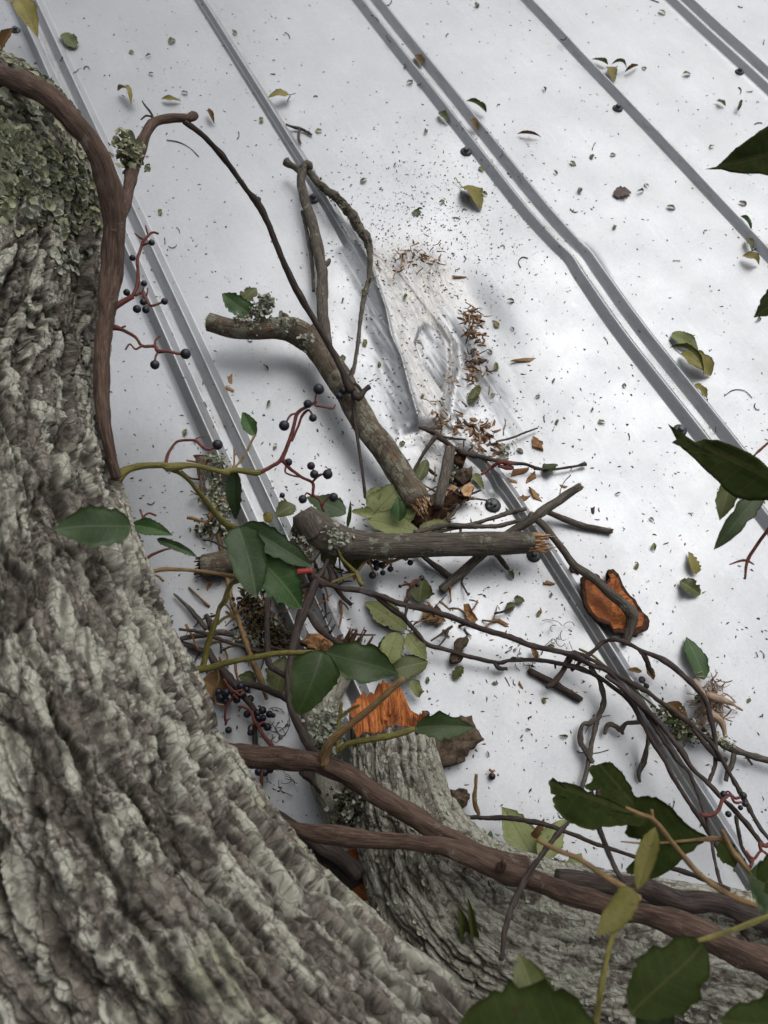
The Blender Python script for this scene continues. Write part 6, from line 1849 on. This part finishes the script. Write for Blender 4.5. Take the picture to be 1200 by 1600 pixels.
# ------------------------------------------------------------------ crumbs of wood, leaf scraps and fine litter
CH = []
for k in range(7):
    rg = np.random.default_rng(60 + k)
    mb = MB()
    n = 7
    an = np.sort(rg.random(n)) * 6.283
    rr = 0.35 + 0.35 * rg.random(n)
    el = 0.55 + 0.45 * rg.random()
    top = np.stack([np.cos(an) * rr, np.sin(an) * rr * el, 0.16 + 0.16 * rg.random(n)], 1)
    bot = np.stack([np.cos(an) * rr * 1.1, np.sin(an) * rr * el * 1.1, 0 * an], 1)
    pk = [[0.1 * rg.normal(), 0.1 * rg.normal(), 0.30 + .1 * rg.random()]]
    f = [(j, n + j, n + (j + 1) % n, (j + 1) % n)[::-1] for j in range(n)] + [(j, (j + 1) % n, 2 * n) for j in range(n)]
    mb.add(np.vstack([top, bot, pk]), f)
    o = mb.build('wood_chip', M['chip'], None, False, origin=(0, 0, 0))
    CH.append(o.data)
    bpy.data.objects.remove(o)
def chip_copy(x, y, size_px, label, group, mat=None, name='wood_chip', cat='wood', elong=1.0, z=0.3):
    me = random.choice(CH)
    o = bpy.data.objects.new(name, me)
    COL.objects.link(o)
    p = P(x, y, z)
    s = px2m(p, size_px)
    o.location = p
    o.scale = (s * 1.15, s * 1.1 / elong, s * random.uniform(.45, .9) / elong ** .5)
    o.rotation_euler = (random.uniform(-.2, .2), random.uniform(-.2, .2), random.uniform(0, 6.28))
    if mat:
        o.material_slots[0].link = 'OBJECT'
        o.material_slots[0].material = M[mat]
    return tag(o, label, cat, group)
rg = np.random.default_rng(77)
def heap(label, group, cen, n, sx, sy, lo, hi, mats=('chip', 'chip', 'barkpiece', 'rot', 'palewood')):
    for k in range(n):
        x, y = cen[k % len(cen)]
        chip_copy(x + rg.normal(0, sx), y + rg.normal(0, sy), rg.uniform(lo, hi), label, group, random.choice(mats), elong=rg.uniform(.9, 2.6))
heap('brown crumb of wood in the upper little heap right of the dent', 'wood crumbs, upper heap by the dent', [(735, 488), (737, 497), (730, 504), (750, 496)], 26, 5, 6, 4, 12)
heap('brown crumb of wood in the middle little heap right of the dent', 'wood crumbs, middle heap by the dent', [(742, 522), (738, 528), (748, 532)], 20, 5, 5, 4, 12)
heap('rusty crumb of wood in the trail down the right of the dent', 'wood crumbs, trail by the dent', [(735, 548), (734, 568), (735, 582), (740, 592), (745, 595), (748, 555)], 26, 4, 8, 4, 12)
heap('brown crumb of wood in the wide heap across the broken ridge', 'wood crumbs, wide heap on the broken ridge', [(725, 662), (735, 672), (745, 680), (750, 690), (765, 678), (765, 695), (775, 700), (785, 703), (755, 665), (742, 668)], 70, 8, 7, 4, 13)
heap('thin splinter crumb beside the rotten wood heap', 'wood crumbs by the rotten wood', [(665, 790), (680, 800), (700, 808), (690, 755), (708, 760), (695, 815), (648, 800)], 22, 8, 6, 5, 11)
heap('splinter of bark stuck in the scuffed crease', 'splinters in the scuffed crease', [(700, 600), (712, 590), (672, 648), (683, 655), (705, 575), (645, 545)], 14, 6, 8, 5, 9, ('palewood', 'chip'))
heap('crumb of bark at the upper end of the scuffed patch', 'crumbs at the top of the scuff', [(648, 408), (655, 412), (665, 405), (672, 412), (640, 385)], 13, 8, 5, 5, 9)
for lab, x, y, s, m_, e in [('brown chip alone right of the wide heap', 837, 692, 24, 'chip', 1.1), ('larger of two brown chips under the budded twig', 810, 738, 22, 'chip', 1.2), ('smaller of two brown chips under the budded twig', 830, 746, 18, 'chip', 1.2), ('pale chip left of the two under the budded twig', 800, 752, 13, 'palewood', 1.3),
                            ('long tan curl of wood above the log end', 833, 772, 26, 'palewood', 2.0), ('tan crumb beside the long curl above the log end', 818, 778, 16, 'chip', 1.2), ('tan sliver on bare metal right of the dent', 820, 563, 28, 'palewood', 2.6), ('straight splinter right of the scuffed patch', 719, 434, 20, 'palewood', 3.0),
                            ('light brown chip beside the left ridge pair', 362, 592, 16, 'palewood', 1.3), ('rounded tan chip below the one by the left ridge pair', 360, 608, 12, 'palewood', 1.2), ('reddish chip under the short thick branch piece', 326, 916, 14, 'chip', 1.8), ('dark chip under the frame of the orange slab', 895, 888, 18, 'rot', 1.0),
                            ('tan crumb by the ridge below the log end', 857, 912, 13, 'chip', 1.1), ('reddish shred below the rusty flake', 782, 972, 22, 'chip', 2.4), ('brown crumb right of the log end', 928, 797, 12, 'darkchip', 1.2), ('brown crumb alone below the long budded twig', 880, 760, 10, 'chip', 1.5), ('rust-red chip on the bark strip under the olive stem', 311, 716, 15, 'rot', 1.0),
                            ('grey-tan chip by the lone stick end', 814, 1070, 11, 'chip', 1.6), ('dark chip at the left foot of the orange slab', 898, 892, 14, 'rot', 1.2)]:
    chip_copy(x, y, s, lab, None, m_, elong=e)
# leaf scraps about ten pixels long
SC = []
for k in range(8):
    mb = MB()
    leaf_mesh(mb, (-.5, 0, 0.05), (.5, 0, 0.05), .55, shape=['ovate', 'oblong', 'lance'][k % 3], fold=.2 + .12 * k, arch=.1, tear=.15 * (k % 4), seed=k, nu=7, nv=2)
    o = mb.build('leaf_scrap', [M['l_olive'], M['l_pale']], None, True, origin=(0, 0, 0))
    SC.append(o.data)
    bpy.data.objects.remove(o)
rg = np.random.default_rng(91)
LAND = [('the top left ridge pair', 85, 90), ('the curled yellow leaf', 195, 154), ('the vine tip', 300, 183), ('the upper crushed ridge', 380, 110), ('the forked twig scrap', 467, 205), ('the mossy twig', 545, 335), ('the middle ridge pair', 660, 120),
        ('the screw by the middle ridge pair', 728, 238), ('the olive leaf above the dent', 738, 308), ('the scuffed patch', 640, 430), ('the upper crumb heap', 735, 490), ('the tan sliver', 820, 563), ('the kink in the long ridge', 910, 390), ('the grey-brown torn leaf', 972, 300),
        ('the dry sprig', 955, 110), ('the screw at the upper right ridge', 965, 170), ('the corner screw', 1155, 113), ('the top right leaf', 1150, 245), ('the right-hand ridge', 1150, 345), ('the folded leaf pair', 1078, 552), ('the screw beside the split-tipped leaf', 1062, 673),
        ('the split-tipped leaf', 1120, 730), ('the torn leaf pair', 1080, 895), ('the orange slab', 960, 945), ('the log end', 850, 850), ('the greenish straight twig', 910, 822), ('the budded twig', 900, 728), ('the wide crumb heap', 750, 685), ('the screw by the lower ridge', 770, 790),
        ('the dead branch crook', 480, 530), ('the lichen tuft', 410, 480), ('the dark tendril', 560, 680), ('the berry fork', 450, 715), ('the left ridge pair', 330, 570), ('the green pointed leaf', 1088, 1030), ('the root tuft', 1115, 1095), ('the lone stick end', 868, 1070), ('the claw-shaped twig', 925, 1130),
        ('the grey bark slab', 710, 1155), ('the small bark block', 712, 1250), ('the hooked bark scrap', 718, 1020), ('the tiny green leaf pair', 805, 942), ('the rusty flake', 736, 958)]
HUE = dict(l_olive='olive', l_yellow='yellowish', l_brown='brown', l_grey='grey-brown', l_green='green')
USED = set()
def place_words(x, y):
    out = []
    for nm, a, b_ in sorted(LAND, key=lambda q: (q[1] - x) ** 2 + (q[2] - y) ** 2)[:3]:
        dx, dy = x - a, y - b_
        w_ = ('right of' if dx > 0 else 'left of') if abs(dx) > abs(dy) else ('below' if dy > 0 else 'above')
        out.append(w_ + ' ' + nm)
    return out
def scrap_label(hue, x, y, s):
    w_ = place_words(x, y)
    size = 'tiny' if s < 11.5 else ('small' if s < 14.5 else 'larger')
    for t in (f'{hue} leaf scrap lying {w_[0]}', f'{size} {hue} leaf scrap lying {w_[0]}', f'{size} {hue} leaf scrap lying {w_[0]} and {w_[1]}', f'{size} {hue} leaf scrap lying {w_[1]} and {w_[2]}'):
        if t not in USED:
            break
    USED.add(t)
    return t
for lab, grp, spots in [
    ('small green leaf scrap on the sheet left of the crushed ridge', 'leaf scraps left of the crushed ridge', [(206, 82), (268, 65), (232, 88), (360, 45), (367, 52), (288, 146), (236, 116), (408, 188), (498, 205), (440, 492), (535, 560), (592, 570), (570, 537), (594, 522), (535, 470), (628, 693), (420, 632), (535, 745), (250, 332), (370, 590), (415, 575), (430, 700), (560, 600), (305, 690), (290, 677)]),
    ('small olive leaf scrap on the scuffed middle of the roof', 'leaf scraps near the dent', [(568, 283), (617, 258), (655, 328), (650, 333), (632, 464), (718, 487), (762, 510), (775, 507), (764, 550), (775, 573), (800, 514), (797, 470), (748, 340), (757, 303), (640, 130), (665, 207), (752, 265), (812, 705), (660, 620), (770, 618), (690, 316)]),
    ('small dark leaf scrap on the open sheet between the long ridge and the right edge', 'leaf scraps right of the long ridge', [(745, 8), (795, 94), (850, 140), (895, 256), (958, 242), (905, 298), (868, 270), (930, 35), (1034, 20), (1042, 68), (1006, 107), (1072, 117), (1112, 230), (1053, 285), (1142, 296), (1160, 318), (1056, 240), (1000, 300), (960, 355), (1048, 325), (1010, 290), (1185, 500), (1165, 312), (1175, 624), (925, 245), (960, 214)]),
    ('small grey-green leaf scrap on the open sheet below the long ridge', 'leaf scraps below the long ridge', [(976, 603), (960, 735), (1060, 728), (1000, 760), (965, 772), (1018, 812), (995, 885), (1012, 905), (925, 640), (865, 595), (1022, 855), (880, 617), (910, 790), (840, 620), (940, 660), (1020, 960), (870, 660), (1158, 985), (1145, 1085), (1170, 1095), (880, 1150), (860, 1010)]),
    ('small dark scrap on the shaded sheet under the log', 'scraps under the log', [(776, 936), (850, 955), (842, 958), (712, 902), (860, 930), (773, 1068), (785, 1090), (668, 1063), (762, 1178), (790, 1160), (735, 1085), (825, 1140), (850, 1095), (700, 1290)]),
]:
    for x, y in spots:
        o = bpy.data.objects.new('leaf_scrap', random.choice(SC))
        COL.objects.link(o)
        p = P(x, y, 0.8)
        spx = rg.uniform(9, 17)
        s = px2m(p, spx)
        o.location = p
        o.scale = (s, s, s)
        o.rotation_euler = (rg.uniform(-.3, .3) + (3.14 if rg.random() < .3 else 0), rg.uniform(-.3, .3), rg.uniform(0, 6.28))
        pal = random.choice(['l_olive', 'l_olive', 'l_yellow', 'l_brown', 'l_grey', 'l_green'])
        o.material_slots[0].link = 'OBJECT'
        o.material_slots[0].material = M[pal]
        tag(o, scrap_label(HUE[pal], x, y, spx), 'leaf', grp)

# fine litter, too much to count
def litter(name, mats, n, pick, smin, smax, seed, label, cat):
    rg = np.random.default_rng(seed)
    xy = pick(rg, n)
    n = len(xy)
    pts = np.array([at(x, y, 0.0) for x, y in xy])
    z = roof_z(pts[:, 0], pts[:, 1])
    pts[:, 2] = z + 0.0004
    mb = MB()
    V, Fc, mi = [], [], []
    for k in range(n):
        s = smin + (smax - smin) * rg.random() ** 3
        e = rg.uniform(1.0, 4.5)
        a = rg.uniform(0, 6.283)
        u, v = np.array([math.cos(a), math.sin(a), rg.normal(0, .15)]), np.array([-math.sin(a), math.cos(a), rg.normal(0, .15)])
        L_, wd = s * e ** .5, s / e ** .5
        q = [u * L_ * .5 + v * wd * rg.normal(0, .2), v * wd * .5 + u * L_ * .2 * rg.normal(), -u * L_ * .5 + v * wd * rg.normal(0, .2), -v * wd * .5 + u * L_ * .2 * rg.normal()]
        top = pts[k] + np.array([0, 0, wd * .35])
        V += [pts[k] + w_ for w_ in q] + [top]
        b0 = 5 * k
        Fc += [(b0, b0 + 1, b0 + 4), (b0 + 1, b0 + 2, b0 + 4), (b0 + 2, b0 + 3, b0 + 4), (b0 + 3, b0, b0 + 4)]
        mi += [rg.integers(0, len(mats))] * 4
    mb.add(V, Fc, mi)
    o = mb.build(name, mats, None, False)
    return tag(o, label, cat, None, 'stuff')
def everywhere(rg, n):
    a = rg.random((n, 2)) * [1400, 1700] + [-100, -60]
    k = vnoise(np.stack([a[:, 0] / 130, a[:, 1] / 130, a[:, 0] * 0], 1), 3)
    return a[rg.random(n) < 0.45 + 0.55 * np.clip(k + .3, 0, 1)]
def near_dent(rg, n):
    a = np.vstack([rg.normal([655, 360], [85, 75], (n // 2, 2)), rg.normal([690, 520], [90, 120], (n // 4, 2)), rg.normal([620, 820], [190, 190], (n // 4, 2))])
    return a
litter('fine_litter', [M['darkchip'], M['darkchip'], M['l_olive'], M['barkpiece']], 13000, everywhere, .0008, .0040, 1, 'fine dark flecks and leaf dust strewn over the whole roof', 'litter')
litter('fine_litter', [M['darkchip'], M['barkpiece'], M['l_olive'], M['chip']], 3000, near_dent, .0010, .0042, 2, 'denser wood dust and flecks around the dent', 'litter')
mb = MB()
rg = np.random.default_rng(12)
for k in range(120):
    x, y = rg.random(2) * [1200, 1300]
    a = rg.uniform(0, 6.28)
    pts = []
    ln = rg.uniform(6, 16) if k > 14 else rg.uniform(25, 60)
    da = rg.normal(0, .6)
    for j in range(4):
        pts.append((x, y, 1.0, rg.uniform(.9, 1.6)))
        a += da
        x, y = x + math.cos(a) * ln / 3, y + math.sin(a) * ln / 3
    tube(mb, W(pts), 4, rough=0, step=.003)
o = mb.build('fine_litter', M['darkchip'])
tag(o, 'curled thread-like fibres scattered on the sheet', 'litter', None, 'stuff')
